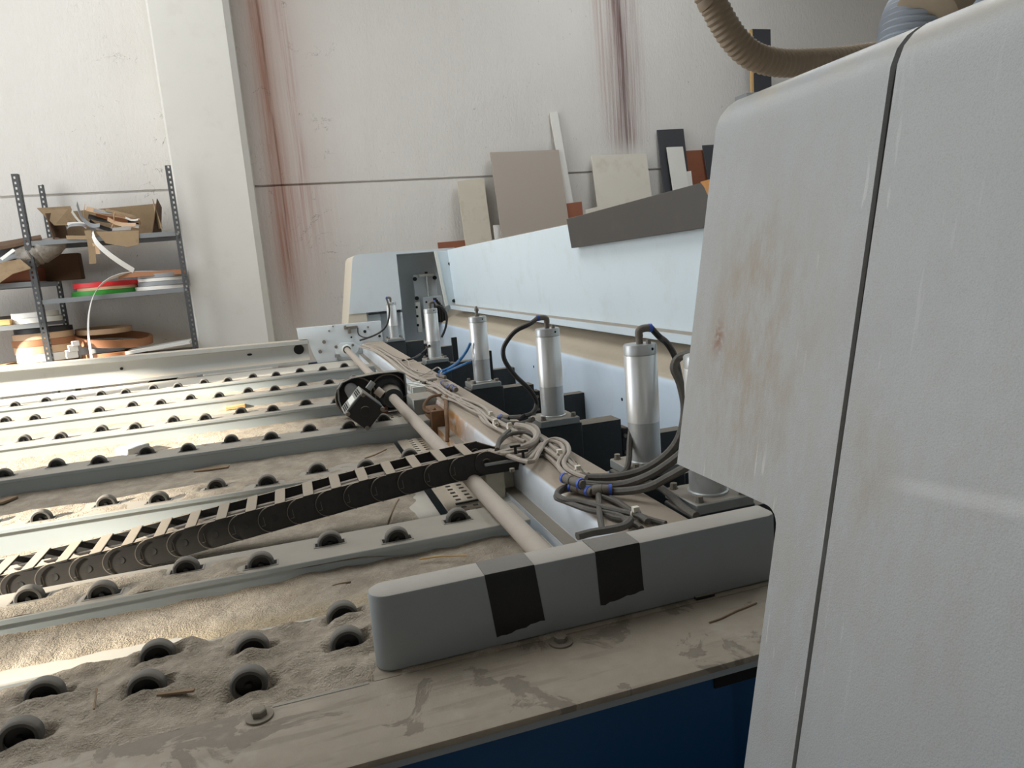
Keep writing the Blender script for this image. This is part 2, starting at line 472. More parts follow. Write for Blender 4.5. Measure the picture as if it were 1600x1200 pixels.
M['green'] = paint('green_edge_band', lin(48, 140, 42), .5)
M['film'] = paint('dirty_plastic_film', lin(140, 132, 122), .35, var=.3, scale=26, dirt=.6, dirtcol=lin(74, 66, 58))
M['tan_board'] = paint('taupe_board', lin(166, 153, 140), .55, var=.015, scale=2)
M['white_board'] = paint('grubby_white_board', lin(212, 204, 190), .65, var=.05, scale=2.5, dirt=.4, dirtcol=lin(182, 168, 146))
M['ply_board'] = paint('pale_veneer_board', lin(200, 190, 172), .7, var=.1, scale=3, dirt=.4, dirtcol=lin(168, 152, 130))
M['offwhite'] = paint('off_white_board', lin(222, 218, 210), .6, var=.03)
M['dark_board'] = paint('anthracite_board', lin(62, 62, 66), .55, var=.06, scale=4)
M['plank'] = paint('dark_brown_grey_board', lin(70, 66, 62), .5, var=.08, scale=5, dirt=.2, dirtcol=lin(92, 84, 76), dust=.8, dcol=lin(190, 176, 150), dthr=.3)
M['chip'] = paint('raw_chipboard_edge', lin(186, 132, 76), .85, var=.2, scale=60)
M['brown_board'] = paint('red_brown_board', lin(140, 84, 58), .7, var=.15, scale=5, dirt=.25, dirtcol=lin(100, 60, 42))
M['wood'] = paint('raw_wood', lin(206, 168, 112), .8, var=.12, scale=12)
M['twig'] = paint('dry_splinter', lin(134, 112, 88), .9, var=.2, scale=30)
M['dust'] = dust_material()
M['dust_coarse'] = dust_material('sawdust_and_chips', True)
M['rust_box'] = paint('rusty_clutch_box', lin(112, 84, 58), .75, var=.25, scale=30, dirt=.5, dirtcol=lin(150, 96, 44))
M['label_white'] = paint('off_white_label', lin(222, 222, 214), .6)
M['cream'] = paint('cream_bracket', lin(206, 200, 180), .5, var=.06, scale=10, dirt=.3, dirtcol=lin(140, 132, 96))

# ------------------------------------------------------------------ the hall
WY = 8.6
JZ = 2.645
ZC = 6.5
m = MB().box((-7, -4.5, -.1), (9, 9, 0)); struct(m.build('floor', M['floor']))
m = MB().box((-5.7, WY, 0), (9, WY + .2, JZ - .012)); m.box((-5.7, WY, JZ + .012), (9, WY + .2, ZC)); m.box((-5.7, WY + .03, JZ - .02), (9, WY + .2, JZ + .02))
struct(m.build('wall_back', M['wall'], loc=(0, 0, 0)))
# left wall: openings with piers between them
wins = [(.02, .24, .9, 3.10), (.36, 1.36, .9, 3.08), (2.05, 4.75, .9, 3.12), (5.2, 7.5, .9, 2.75)]
m = MB(); y = -4.5
for a, b, z0, z1 in wins:
    m.box((-5.7, y, 0), (-5.5, a, ZC)); m.box((-5.7, a, 0), (-5.5, b, z0)); m.box((-5.7, a, z1), (-5.5, b, ZC)); y = b
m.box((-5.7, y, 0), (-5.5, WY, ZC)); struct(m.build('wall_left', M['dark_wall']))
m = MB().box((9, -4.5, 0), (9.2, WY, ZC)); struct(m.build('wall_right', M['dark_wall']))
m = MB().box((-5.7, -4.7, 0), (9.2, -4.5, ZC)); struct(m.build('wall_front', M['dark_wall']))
m = MB().box((-5.7, -4.7, ZC), (9.2, WY + .2, ZC + .2)); struct(m.build('ceiling', M['ceiling']))
# the concrete pier on the back wall, corners chamfered
px0, px1, pf = -.93, -.235, 8.0
m = MB().prism([(px0, WY), (px0, pf + .02), (px0 + .02, pf), (px1 - .0, pf), (px1 + .06, pf + .05), (px1 + .06, WY)], lambda a, b, d: V((a, b, d)), 0, ZC)
struct(tag(m.build('wall_pier', M['pier']), 'pale concrete pier standing against the stained back wall'))

# ------------------------------------------------------------------ roller table
table = thing('roller_table', 'long dusty roller table of the saw with rows of small wheels set in steel rails', 'table', (-.9, 3.6, 0))
XL, XR = -3.3, .53
TZ = .90
# front ledge and body
m = MB().box((-1.9, .905, .888), (1.25, 1.10, .90)); m.bevel(.003, 2); ledge = m.build('front_ledge', M['ledge'], table)
m = MB().box((.06, 1.10, .875), (1.25, 1.19, .8995)); m.build('ledge_step', M['ledge'], table)
m = MB().box((-1.9, .93, .10), (.62, .96, .885)); m.build('front_panel', M['navy'], table)['label'] = 'navy blue front panel'
m = MB().box((.62, .95, .10), (1.25, .97, .885)); m.build('front_panel', M['navy'], table)
m = MB().box((.585, .926, .845), (.70, .932, .868)); m.build('panel_slot', M['dark'], table)
m = MB().box((-1.9, .908, .877), (1.25, .93, .888)); m.build('ledge_lip', M['cover'], table)
m = MB().box((-.10, 1.094, .8998), (.05, 1.101, .9010)); m.build('ledge_strip', M['rail'], table)
# low trays under everything
m = MB().box((-3.3, 1.1, .30), (1.4, 6.75, .33)); m.build('under_tray', M['dark'], table)
for x in (-2.6, .9):
    for y in (1.3, 6.4):
        m = MB().box((x - .06, y - .06, 0), (x + .06, y + .06, .31)); m.build('leg', M['navy'], table)
# hex bolts on the ledge
for px, py in ((405, 1116), (876, 1000)):
    c = at(px, py, z=.905)
    c = V((c.x, c.y, .90))
    m = MB().lathe(c, c + V((0, 0, .004)), [(0, .021), (.8, .021), (1, .019)], 28)
    m.lathe(c + V((0, 0, .004)), c + V((0, 0, .014)), [(0, .0120), (.85, .0120), (1, .010)], 6)
    m.build('ledge_bolt', M['bolt'], table)
c = at(1097, 931, z=.90); m = MB().box((c.x - .02, 1.105, .9005), (c.x + .02, 1.118, .906)); m.build('cover_foot', M['black'], table)

# wheel: tyre with a recessed dark hub, axle end in the middle
def wheel_meshes():
    R, w = .030, .012
    t = MB(); t.lathe((0, -w, 0), (0, w, 0), [(.06, .0205), (0, .0215), (0, .0265), (.1, .029), (.22, R), (.78, R), (.9, .029), (1, .0265), (1, .0215), (.94, .0205)], 26, caps=False)
    h = MB(); h.lathe((0, -w * .45, 0), (0, w * .45, 0), [(0, .0), (0, .009), (0, .0212), (1, .0212), (1, 0)], 20, caps=False)
    h.lathe((0, -w * 1.05, 0), (0, -w * .4, 0), [(0, .0), (0, .0055), (1, .0065)], 10, caps=False)
    fr = MB()
    a, b, q = .040, .0175, .004
    fr.box((-a, -b, -.001), (a, -b + q, .0016)); fr.box((-a, b - q, -.001), (a, b, .0016)); fr.box((-a, -b, -.001), (-a + q, b, .0016)); fr.box((a - q, -b, -.001), (a, b, .0016))
    fl = MB().box((-a + q, -b + q, -.001), (a - q, b - q, .0008))
    return t.mesh('wheel_tyre', M['tyre']), h.mesh('wheel_hub', M['hub']), fr.mesh('slot_frame', M['rail']), fl.mesh('slot', M['dark'])


TY, HB, FR, FL = wheel_meshes()
def put(name, me, parent, loc):
    o = bpy.data.objects.new(name, me); COL.objects.link(o); o.parent = parent; o.location = loc; return o


# one mesh for a whole wheel (tyre and hub as two materials)
wb = bmesh.new(); wb.from_mesh(TY); k = len(wb.faces); wb.from_mesh(HB)
wb.faces.ensure_lookup_table()
for i in range(k, len(wb.faces)): wb.faces[i].material_index = 1
WH = bpy.data.meshes.new('roller_wheel'); wb.to_mesh(WH); wb.free(); WH.materials.append(M['tyre']); WH.materials.append(M['hub'])
WH.polygons.foreach_set('use_smooth', [True] * len(WH.polygons)); WH.set_sharp_from_angle(angle=math.radians(38))
sb = bmesh.new(); sb.from_mesh(FR); k = len(sb.faces); sb.from_mesh(FL); sb.faces.ensure_lookup_table()
for i in range(k, len(sb.faces)): sb.faces[i].material_index = 1
SL = bpy.data.meshes.new('wheel_slot'); sb.to_mesh(SL); sb.free(); SL.materials.append(M['steel']); SL.materials.append(M['dark'])

PITCH, X0 = .1645, .027
faces_y = [1.675, 2.39, 3.09, 3.835, 4.54, 5.31]
near_y = [1.710, 2.432, 3.160, 3.880, 4.640, 5.385]
RW = .155
for fy, ny in zip(faces_y, near_y):
    m = MB()
    xr = XR if fy < 2 else .56
    m.prism([(fy + .008, .70), (fy + .008, .885), (fy, .888), (fy, .8985), (fy + .0015, .90), (fy + RW - .002, .90), (fy + RW, .898), (fy + RW, .70)],
            lambda a, b, d: V((d, a, b)), XL, xr)
    rail = m.build('roller_rail', M['rail'], table)
    root = V(table.location) + V(rail.location)
    for kx in range(-16, 4):
        x = X0 + kx * PITCH
        if x > xr - .06: continue
        if at(0, 600, y=ny)[0] - 1.1 > x: continue
        yy = ny + (.058 if kx % 2 == 0 else 0.0)
        jx = random.uniform(-.004, .004)
        wv = put('roller_wheel', WH, rail, V((x + jx, yy, .903)) - root); wv.rotation_euler = (0, random.random() * 6, random.uniform(-.03, .03))
        put('wheel_slot', SL, rail, V((x + jx, yy, .90)) - root)

# the two buried rails by the ledge
nr = MB().box((-1.9, 1.10, .80), (.62, 1.395, .872)).build('buried_rail', M['rail'], table)
m = MB().box((-1.9, 1.392, .80), (.62, 1.40, .888)); m.build('rail_lip', M['tray'], table)
root = V(table.location) + V(nr.location)
NEAR_WHEELS = []
for kx in range(-11, 2):
    x = X0 + kx * PITCH
    for yy in ((1.238, 1.346) if kx % 2 == 0 else (1.176, 1.292)):
        if x > .1 and yy < 1.3: continue
        NEAR_WHEELS.append((x, yy))
        wv = put('roller_wheel', WH, nr, V((x, yy, .905)) - root); wv.rotation_euler = (0, random.random() * 6, random.uniform(-.04, .04))
# trays between the rails, the slotted plates at their right end
edges = [1.40] + faces_y
for i, fy in enumerate(faces_y):
    y0 = 1.40 if i == 0 else faces_y[i - 1] + RW
    x1 = .56 if i == 0 else .372
    z0 = (.848, .806)[i] if i < 2 else .822
    m = MB().box((XL, y0, z0 - .01), (x1, fy + .008, z0)); m.build('trough_tray', M['tray'], table)
    if i in (1, 2, 3, 4, 5):
        # slotted plate: rows of short slots cut through a thin sheet
        xa, xb, ya, yb = .388, .565, y0 + .01, fy - .01
        m = MB(); ny_ = 14; step = (yb - ya) / ny_
        xs = [xa, xa + .045, xa + .063, xa + .083, xa + .101, xa + .121, xa + .139, xb]
        for r in range(ny_):
            yl = ya + r * step
            m.box((xa, yl, .826), (xb, yl + step * .55, .83))
            for a, b in ((0, 1), (2, 3), (4, 5), (6, 7)):
                m.box((xs[a], yl + step * .55, .826), (xs[b], yl + step, .83))
        m.build('slotted_plate', M['perf'], table)
# far end: pale plate, then the long channel
m = MB().box((XL, 5.31 + RW, .815), (.95, 6.58, .825)); m.build('end_tray', M['tray'], table)
c = at(255, 594, z=.826); m = MB().box((c.x - .11, c.y - .05, .8255), (c.x + .11, c.y + .05, .829)); m.build('tray_slot', M['dark'], table)
YE = 6.60
def chz(x, z): return z + (.15 - x) * .013
m = MB()
prof = [(0, .845), (-.045, .845), (-.045, .868), (-.03, .875), (0, .90), (.012, .93), (.012, 1.0), (.0, 1.008), (-.05, 1.012), (-.05, 1.045), (.12, 1.045), (.12, .845)]
A = [m.bm.verts.new((XL, YE + a, b + (.048 if b > .99 else 0))) for a, b in prof]; B = [m.bm.verts.new((.135, YE + a, b)) for a, b in prof]
for i in range(len(prof)): m.bm.faces.new((A[i], A[(i + 1) % len(prof)], B[(i + 1) % len(prof)], B[i]))
m.bm.faces.new(list(reversed(A))); m.bm.faces.new(B)
ch = m.build('end_channel', M['channel'], table)
for px, py, rx, rz in ((467, 546, .044, .044), (190, 576, .012, .012), (390, 554, .022, .010)):
    c = at(px, py, y=YE + .011)
    m = MB().lathe((c.x, YE + .006, c.z), (c.x, YE + .0135, c.z), [(0, 1), (1, 1)], 28)
    for v in m.bm.verts: v.co.x = c.x + (v.co.x - c.x) * rx; v.co.z = c.z + (v.co.z - c.z) * rz
    root = V(table.location) + V(ch.location)
    me = m.mesh('channel_hole', M['dark']); me.transform(Matrix.Translation(-root)); put('channel_hole', me, ch, (0, 0, 0))

# ------------------------------------------------------------------ sawdust, lying in drifts
def drift(label, x0, x1, y0, y1, zf, res, mat, resy=None):
    nx = max(2, int((x1 - x0) / res)); ny = max(2, int((y1 - y0) / (resy or res)))
    m = MB(); g = []
    for j in range(ny + 1):
        row = []
        for i in range(nx + 1):
            x = x0 + (x1 - x0) * i / nx; y = y0 + (y1 - y0) * j / ny
            row.append(m.bm.verts.new((x, y, zf(x, y))))
        g.append(row)
    for j in range(ny):
        for i in range(nx):
            q = (g[j][i], g[j][i + 1], g[j + 1][i + 1], g[j + 1][i])
            m.bm.faces.new(q)
    o = m.build('sawdust', mat)
    for p in o.data.polygons: p.use_smooth = True
    return tag(o, label, 'sawdust', kind='stuff')


def nz(x, y, s, o=0): return noise.noise(V((x * s, y * s, o)))


def near_z(x, y):
    z = .897 + .013 * nz(x, y, 9) + .010 * nz(x, y, 22, 3) + .004 * nz(x, y, 60, 5)
    z += .010 * math.exp(-((y - 1.26) / .09) ** 2)
    if x > .02: z += .012 * min(1, (x - .02) / .15) * math.exp(-((y - 1.33) / .08) ** 2)
    for wx, wy in NEAR_WHEELS:
        dx, dy = x - wx, y - wy
        if abs(dx) < .09 and abs(dy) < .06:
            # a scooped hole round each wheel, a lip of dust piled beside it
            q = ((dx - .004) / .037) ** 4 + ((dy - .001) / .0145) ** 4
            z -= .034 / (1 + q ** 2)
            z += .010 * math.exp(-(dx / .03) ** 2 - ((dy + .027) / .012) ** 2)
            z += .006 * math.exp(-((dx - .055) / .02) ** 2 - (dy / .03) ** 2)
    if y < 1.115: z = min(z, .9 + (y - 1.10) * .1)
    if y > 1.375: z -= (y - 1.375) * 1.1
    return z


drift('thick lumpy sawdust heaped around the wheels nearest the ledge', -1.75, .50, 1.098, 1.40, near_z, .0064, M['dust_coarse'])
def trough0(x, y):
    z = .852 + .012 * nz(x, y, 5, 9) + .006 * nz(x, y, 17, 2) + .002 * nz(x, y, 60, 2)
    t = (y - 1.41) / .26
    # the bare strip at the left, a drift against the far rail
    z += .010 * t - .034 * max(0, min(1, (-.22 - x) * 6)) * math.exp(-((y - 1.497) / .032) ** 2)
    z += .022 * max(0, 1 - abs(y - 1.402) / .05) * max(0, min(1, (x + .30) * 6))
    return z
drift('sawdust and golden chips lying in the first trough behind the ledge wheels', -2.2, .55, 1.40, 1.685, trough0, .009, M['dust_coarse'])
names = ['sawdust drifted in the trough beneath the black cable chain', 'sawdust lying in the trough behind the cable chain', 'sawdust in the half lit trough where a grey foam scrap lies', 'sawdust in the sunlit trough where a wood block lies', 'thin sawdust in the farthest trough of the roller table']
for i in range(1, 6):
    y0 = faces_y[i - 1] + RW; y1 = faces_y[i] + .01
    def zf(x, y, i=i, y0=y0, y1=y1):
        t = (y - y0) / (y1 - y0)
        z = .823 + .010 * nz(x, y, 4, i * 7) + .005 * nz(x, y, 13, i) + .0015 * nz(x, y, 50, i)
        z += .012 * (t ** 4 + (1 - t) ** 4)
        if x > .25: z -= (x - .25) * .12
        if i == 1: return .811 + (z - .823) * .7
        return max(z, .8228)
    drift(names[i - 1], -3.25 if i > 1 else -3.0, .371, y0, y1, zf, .016 if i < 3 else .03, M['dust'])
# dust on the rail tops, humps beside the wheels
tops = ['first', 'second', 'third', 'fourth', 'fifth', 'sixth']
for i, (fy, ny) in enumerate(zip(faces_y, near_y)):
    def zt(x, y, fy=fy, ny=ny, i=i):
        t = (y - fy) / RW
        z = .8975 + .0062 * nz(x, y, 7, i * 3) + .003 * nz(x, y, 25, i) + .0025 * t
        if i < 2: z += .003 + .004 * nz(x, y, 5, 40) * (1 if x < .2 else .4)
        if i == 0: z += .004 - max(0, x + .16) * .09
        if i == 0: z -= .016 * max(0, (t - .55) / .45)
        if i > 3: z -= .002
        k = round((x - X0) / PITCH); yy = ny + (.058 if k % 2 == 0 else 0)
        dx, dy = x - X0 - k * PITCH, y - yy
        z -= .02 / (1 + ((dx / .045) ** 4 + (dy / .021) ** 4) ** 2)
        if y < fy + .012: z -= (fy + .012 - y) * .6
        return z
    drift(f'sawdust dusted over the {tops[i]} wheel rail counted from the ledge', max(-3.2, -1.5 - .6 * fy), .34 if i else .30, fy + .004, fy + RW + .004, zt, .011 if i < 2 else .02, M['dust'], .009)

# ------------------------------------------------------------------ clamp beam, guide pipe, near cover
m = MB()
prof = [(.567, .825), (.567, .868), (.569, .870), (.603, .870), (.606, .873), (.606, .945), (.609, .955), (.616, .963), (.628, .967), (.785, .967), (.790, .962), (.790, .80), (.60, .80)]
m.prism(prof, lambda a, b, d: V((a, d, b)), 1.178, 6.575)
beam = thing('clamp_beam', 'dusty white clamp beam running away under the cables and cylinders', 'beam', (.68, 3.9, .80))
m.build('beam_body', M['beam_white'], beam)
m = MB().box((.5685, 1.178, .870), (.6055, 6.575, .8715)); m.build('flange_top', M['steel'], beam)
m = MB().cyl((.465, 1.176, .922), (.465, 6.56, .922), .0245, n=28)
tag(m.build('guide_pipe', M['pipe']), 'long dusty round guide pipe beside the white clamp beam', 'pipe')

cover = thing('end_cover', 'long grey box cover with rounded end and two black tape patches on the table ledge', 'cover', (.45, 1.142, .9005))
cy0, cy1, cx0, cx1 = 1.112, 1.174, .068, .856
rr = (cy1 - cy0) / 2
ol = [(cx0 + rr - rr * math.cos(t), (cy0 + cy1) / 2 - rr * math.sin(t)) for t in [PI / 2 - PI * k / 12 for k in range(13)]]
ol = [(cx0 + rr - rr * math.cos(math.radians(a)), (cy0 + cy1) / 2 + rr * math.sin(math.radians(a))) for a in range(90, -91, -15)]
ol += [(cx1 - .02, cy0), (cx1 - .006, cy0 + .006), (cx1, cy0 + .02), (cx1, cy1)]
m = MB().prism(ol, lambda a, b, d: V((a, b, d)), .9006, 1.035); m.bevel(.0045, 2, 60); m.build('shell', M['cover'], cover)
for (xa, xb, zb, sk, lb) in ((.262, .352, .918, .012, 'left black tape patch'), (.468, .556, .931, .004, 'right black tape patch')):
    m = MB(); o_, th_ = .0010, .0009
    # wraps over the top edge and hangs down the front, lower edge torn
    outer = [(cy1 - .003, 1.035 + o_, 0), (cy0 + .005, 1.035 + o_, 0), (cy0 + .001, 1.0345 + o_ * .6, .02), (cy0 - o_ * .7, 1.0325, .04), (cy0 - o_, 1.0285, .06), (cy0 - o_, .99, .4), (cy0 - o_, .955, .7), (cy0 - o_, zb, 1)]
    inner = [(cy1 - .003, 1.0352, 0), (cy0 + .005, 1.0352, 0), (cy0 + .0012, 1.0345, .02), (cy0, 1.0322, .04), (cy0 - .0002, 1.0285, .06), (cy0 - .0002, .99, .4), (cy0 - .0002, .955, .7), (cy0 - .0002, zb, 1)]
    nseg = 10; loops_ = []
    for k in range(nseg + 1):
        x = xa + (xb - xa) * k / nseg; tear = .012 * k / nseg + random.uniform(-.0018, .0018)
        loops_.append([m.bm.verts.new((x + sk * f, yy, zz + (tear if f == 1 else 0))) for yy, zz, f in outer + inner[::-1]])
    for A, B in zip(loops_, loops_[1:]):
        for k in range(len(A)): m.bm.faces.new((A[k], A[(k + 1) % len(A)], B[(k + 1) % len(A)], B[k]))
    m.bm.faces.new(loops_[0]); m.bm.faces.new(loops_[-1][::-1])
    m.build('tape_patch', M['tape'], cover)['label'] = lb

# ------------------------------------------------------------------ saw beam and guard panel
m = MB()
bx, bz = 1.42, 1.072
prof = [(bx, .45), (bx, bz - .05), (bx + .004, bz - .03), (bx + .014, bz - .013), (bx + .03, bz - .003), (bx + .05, bz), (1.50, bz + .018), (1.60, 1.150), (1.66, 1.165), (2.0, 1.165), (2.0, .45)]
m.prism(prof, lambda a, b, d: V((a, d, b)), 1.1, 7.25)
sb_ = thing('saw_beam', 'light blue box beam with a dusty top behind the row of cylinders', 'beam', (1.7, 4, .45))
m.build('beam_shell', M['beam_blue'], sb_)
for px, py in ((834, 573), (972, 624), (936, 500)):
    c = at(px, py, x=bx)
    if c.z < bz - .05:
        m = MB().lathe((bx - .0015, c.y, c.z), (bx + .003, c.y, c.z), [(0, 0), (0, .008), (1, .008)], 14, caps=False); m.build('hole', M['dark'], sb_)
for y0 in (1.6, 4.2):
    m = MB().box((1.5, y0, 0), (1.9, y0 + .3, .45)); m.build('pedestal', M['navy'], sb_)

gp = thing('guard_panel', 'tall pale blue guard panel with a dusty lower lip, leading to the far hood', 'panel', (1.56, 4, 1.18))
m = MB()
prof = [(1.553, 1.224), (1.524, 1.738), (1.526, 1.748), (1.532, 1.752), (1.57, 1.752), (1.60, 1.20)]
m.prism(prof, lambda a, b, d: V((a, d, b)), .95, 6.775); m.build('sheet', M['blue_white'], gp)
m = MB().prism([(1.50, 1.184), (1.50, 1.219), (1.503, 1.222), (1.553, 1.226), (1.60, 1.22), (1.60, 1.184)], lambda a, b, d: V((a, d, b)), .95, 6.765); m.bevel(.002, 1, 50); m.build('lip', M['blue_white'], gp)
m = MB()
for y in [1.5 + k * 1.0 for k in range(6)]: m.box((1.62, y, 1.168), (1.9, y + .05, 1.75))
m.build('backing_frame', M['post'], gp)
m = MB().box((1.605, .95, 1.168), (1.64, 6.7, 1.20)); m.build('backing_rail', M['post'], gp)

pk = thing('plank', 'dark brown-grey plank leaning against the top edge of the pale guard panel', 'plank', (1.50, 2.9, 1.60))
P = [V((1.513, 3.655, 1.775)), V((1.513, 2.15, 1.796)), V((1.513, 2.19, 1.632)), V((1.513, 3.60, 1.617))]
th = V((-.020, 0, 0))
m = MB(); m.verts_faces(P + [p + th for p in P], [(0, 1, 2, 3), (7, 6, 5, 4), (0, 4, 5, 1), (1, 5, 6, 2), (2, 6, 7, 3), (3, 7, 4, 0)])
for v in m.bm.verts: v.co.x += (1.70 - v.co.z) * -.03
m.bevel(.001, 1); m.build('board', M['plank'], pk)
c0 = at(1103, 292, x=1.49)
m = MB().verts_faces([V((1.4905, c0.y + .035, 1.796)), V((1.4905, c0.y - .06, 1.797)), V((1.4905, c0.y - .05, 1.745)), V((1.4895, c0.y - .02, 1.752))], [(0, 1, 2, 3)])
m = MB().prism([(c0.y + .035, 1.796), (c0.y + .01, 1.775), (c0.y - .01, 1.745), (c0.y - .06, 1.735), (c0.y - .06, 1.7975)], lambda a, b, d: V((d, a, b)), 1.489, 1.4915)
m.build('chipped_corner', M['chip'], pk)['label'] = 'orange chipped corner of raw chipboard'

# ------------------------------------------------------------------ pneumatic cylinders on their arms
def make_cylinder():
    root = empty('air_cylinder', (0, 0, 0))
    Z = .0     # local z=0 is the top of the arm (world .965)
    m = MB().box((-.075, -.072, 0), (.075, .072, .026)); m.bevel(.003, 1); m.build('base_plate', M['steel'], root, loc=(0, 0, 0))
    m = MB().lathe((0, 0, .026), (0, 0, .138), [(0, .047), (.04, .047), (.06, .0430), (1, .0430)], 32); m.build('lower_sleeve', M['alu2'], root, loc=(0, 0, 0))
    m = MB().lathe((0, 0, .138), (0, 0, .322), [(0, .0430), (.005, .0442), (.995, .0442), (1, .0435)], 32); m.build('tube', M['alu'], root, loc=(0, 0, 0))
    m = MB().lathe((0, 0, .323), (0, 0, .350), [(0, .0448), (.85, .0448), (1, .0425)], 32); cap = m.build('end_cap', M['alu2'], root, loc=(0, 0, 0))
    m = MB().lathe((.014, -.0432, .338), (.014, -.040, .338), [(0, 0), (0, .004), (1, .004)], 10, caps=False); m.build('port', M['dark'], cap, loc=(0, 0, 0))
    for sx in (-1, 1):
        for sy in (-1, 1):
            m = MB().lathe((sx * .058, sy * .056, .026), (sx * .058, sy * .056, .040), [(0, .0105), (.2, .0105), (.2, .009), (1, .0085)], 8)
            m.build('base_bolt', M['bolt'], root, loc=(0, 0, 0))
    a = MB().box((-.085, -.060, -.20), (.088, .06, 0)); a.bevel(.004, 1)
    a.box((.080, -.035, -.21), (.255, .05, -.018)); a.build('mount_arm', M['arm'], root, loc=(0, 0, 0))
    a = MB().box((.255, -.03, -.185), (.292, .03, -.055)); a.bevel(.006, 1); lug = a.build('lug', M['black'], root, loc=(0, 0, 0))
    for z in (-.085, -.15):
        m = MB().lathe((.272, -.036, z), (.272, -.029, z), [(0, 0), (0, .008), (1, .008)], 8, caps=False); m.build('lug_screw', M['bolt'], lug, loc=(0, 0, 0))
    a = MB().box((.292, -.02, -.30), (.54, .04, -.10)); a.build('arm_root', M['arm'], root, loc=(0, 0, 0))
    return root


specs = [(6.42, 'farthest silver air cylinder, smallest, beside the far grey hood'),
         (4.595, 'second farthest silver air cylinder with a curled black hose on top'),
         (3.404, 'silver air cylinder with a brass nipple and no hose on its cap'),
         (2.416, 'silver air cylinder whose black hose loops out to the left'),
         (1.706, 'large near silver air cylinder with a dented lower sleeve'),
         (1.401, 'nearest air cylinder, only its foot showing beneath the hood')]
proto = make_cylinder()
CYL = []
for i, (y, lb) in enumerate(specs):
    o = proto if i == 0 else copy_tree(proto)
    o.location = (.885, y, .967)
    tag(o, lb, 'air cylinder', 'air cylinders along the clamp beam'); CYL.append(o)
# fittings on top of each
def elbow(cyl, yaw, mat=M['fitting']):
    d = V((math.cos(yaw), math.sin(yaw), 0))
    p = V((0, 0, .350))
    m = MB().cyl(p, p + V((0, 0, .022)), .009, n=10); m.tube([p + V((0, 0, .018)), p + V((0, 0, .034)), p + V((0, 0, .040)) + d * .012, p + V((0, 0, .040)) + d * .030], .0105, 10, 3)
    e = m.build('elbow_fitting', mat, cyl, loc=(0, 0, 0))
    q = p + V((0, 0, .040)) + d * .028
    m = MB().cyl(q, q + d * .008, .0115, n=12); m.build('push_ring', M['blue_ring'], e, loc=(0, 0, 0))
    return V(cyl.location) + q + d * .006
E4 = elbow(CYL[3], PI); E5 = elbow(CYL[4], -.1); E2 = elbow(CYL[1], .15); E1 = elbow(CYL[0], PI)
p = V((0, 0, .35)); m = MB().lathe(p, p + V((0, 0, .05)), [(0, .012), (.3, .012), (.32, .007), (.5, .007), (.55, .011), (.8, .010), (.85, .006), (1, .005)], 12)
m.build('nipple', M['bolt'], CYL[2], loc=(0, 0, 0))
for i in (3, 4):
    m = MB().cyl((.016, -.02, .35), (.016, -.02, .362), .007, n=8); m.build('cap_screw', M['bolt'], CYL[i], loc=(0, 0, 0))
# dark stop bars standing beside some cylinders
for px0_, px1_, pt, pb, y, i in ((705, 713, 527, 575, 4.62, 1), (759, 767, 548, 592, 3.42, 2), (982, 988, 639, 690, 2.43, 3)):
    a = at((px0_ + px1_) / 2, pt, y=y); b = at((px0_ + px1_) / 2, pb, y=y); wd = (at(px1_, pt, y=y).x - at(px0_, pt, y=y).x) / 2
    L = V(CYL[i].location)
    m = MB().box(V((a.x - wd, y - .012, .80)) - L, V((a.x + wd, y + .012, a.z)) - L); m.build('stop_bar', M['black'], CYL[i], loc=(0, 0, 0))

# ------------------------------------------------------------------ far end: plate, flange, far hood
ep = thing('end_plate', 'pale grey end plate carrying the far end of the pipe and beam', 'plate', (.45, YE, .825))
m = MB().prism([(.055, 1.155), (.80, 1.148), (.80, .826), (.197, .826), (.150, .98), (.135, 1.052), (.062, 1.052)], lambda a, b, d: V((a, d, b)), YE - .02, YE + .055)
m.bevel(.004, 2); m.build('plate', M['far_hood'], ep)
m = MB()
hexc = at(538, 541, y=YE - .02); hx, hz_ = .465, .922
m.prism([(hx - .10, hz_ + .02), (hx - .05, hz_ + .065), (hx + .06, hz_ + .06), (hx + .115, hz_ + .02), (hx + .10, hz_ - .03), (hx + .05, hz_ - .065), (hx - .05, hz_ - .065), (hx - .10, hz_ - .025)], lambda a, b, d: V((a, d, b)), YE - .034, YE - .02)
m.bevel(.003, 1); fl = m.build('bearing_flange', M['far_hood'], ep)
m = MB().lathe((hx, YE - .07, hz_), (hx, YE - .034, hz_), [(0, .026), (0, .042), (1, .046)], 24, caps=False); m.build('bearing_collar', M['label_white'], ep)
m = MB().lathe((hx, YE - .072, hz_), (hx, YE - .060, hz_), [(0, .0255), (0, .034), (1, .034)], 20, caps=False); m.build('shaft_seal', M['black'], ep)
for px, py, r, ln in ((506, 534, .016, .045), (500, 549, .016, .045), (514, 517, .008, .02), (520, 510, .007, .015), (575, 511, .008, .015), (549, 527, .008, .003), (570, 518, .014, .003), (551, 539, .012, .018), (525, 542, .014, .018), (593, 525, .012, .004)):
    c = at(px, py, y=YE - .02)
    m = MB().lathe((c.x, YE - .02 - ln, c.z), (c.x, YE - .018, c.z), [(0, 0), (0, r), (1, r)], 12, caps=False)
    m.build('bolt', M['black'] if ln < .012 else M['bolt'], ep)
c = at(548, 512, y=YE - .03)
m = MB().box((c.x - .06, YE - .06, c.z - .008), (c.x + .06, YE - .02, c.z + .014)); m.box((c.x - .03, YE - .07, c.z - .05), (c.x - .005, YE - .02, c.z)); m.box((c.x - .06, YE - .08, c.z - .006), (c.x - .04, YE - .03, c.z + .026)); m.bevel(.003, 1)
m.build('limit_switch', M['bolt'], ep)
c = at(527, 556, y=YE - .03)
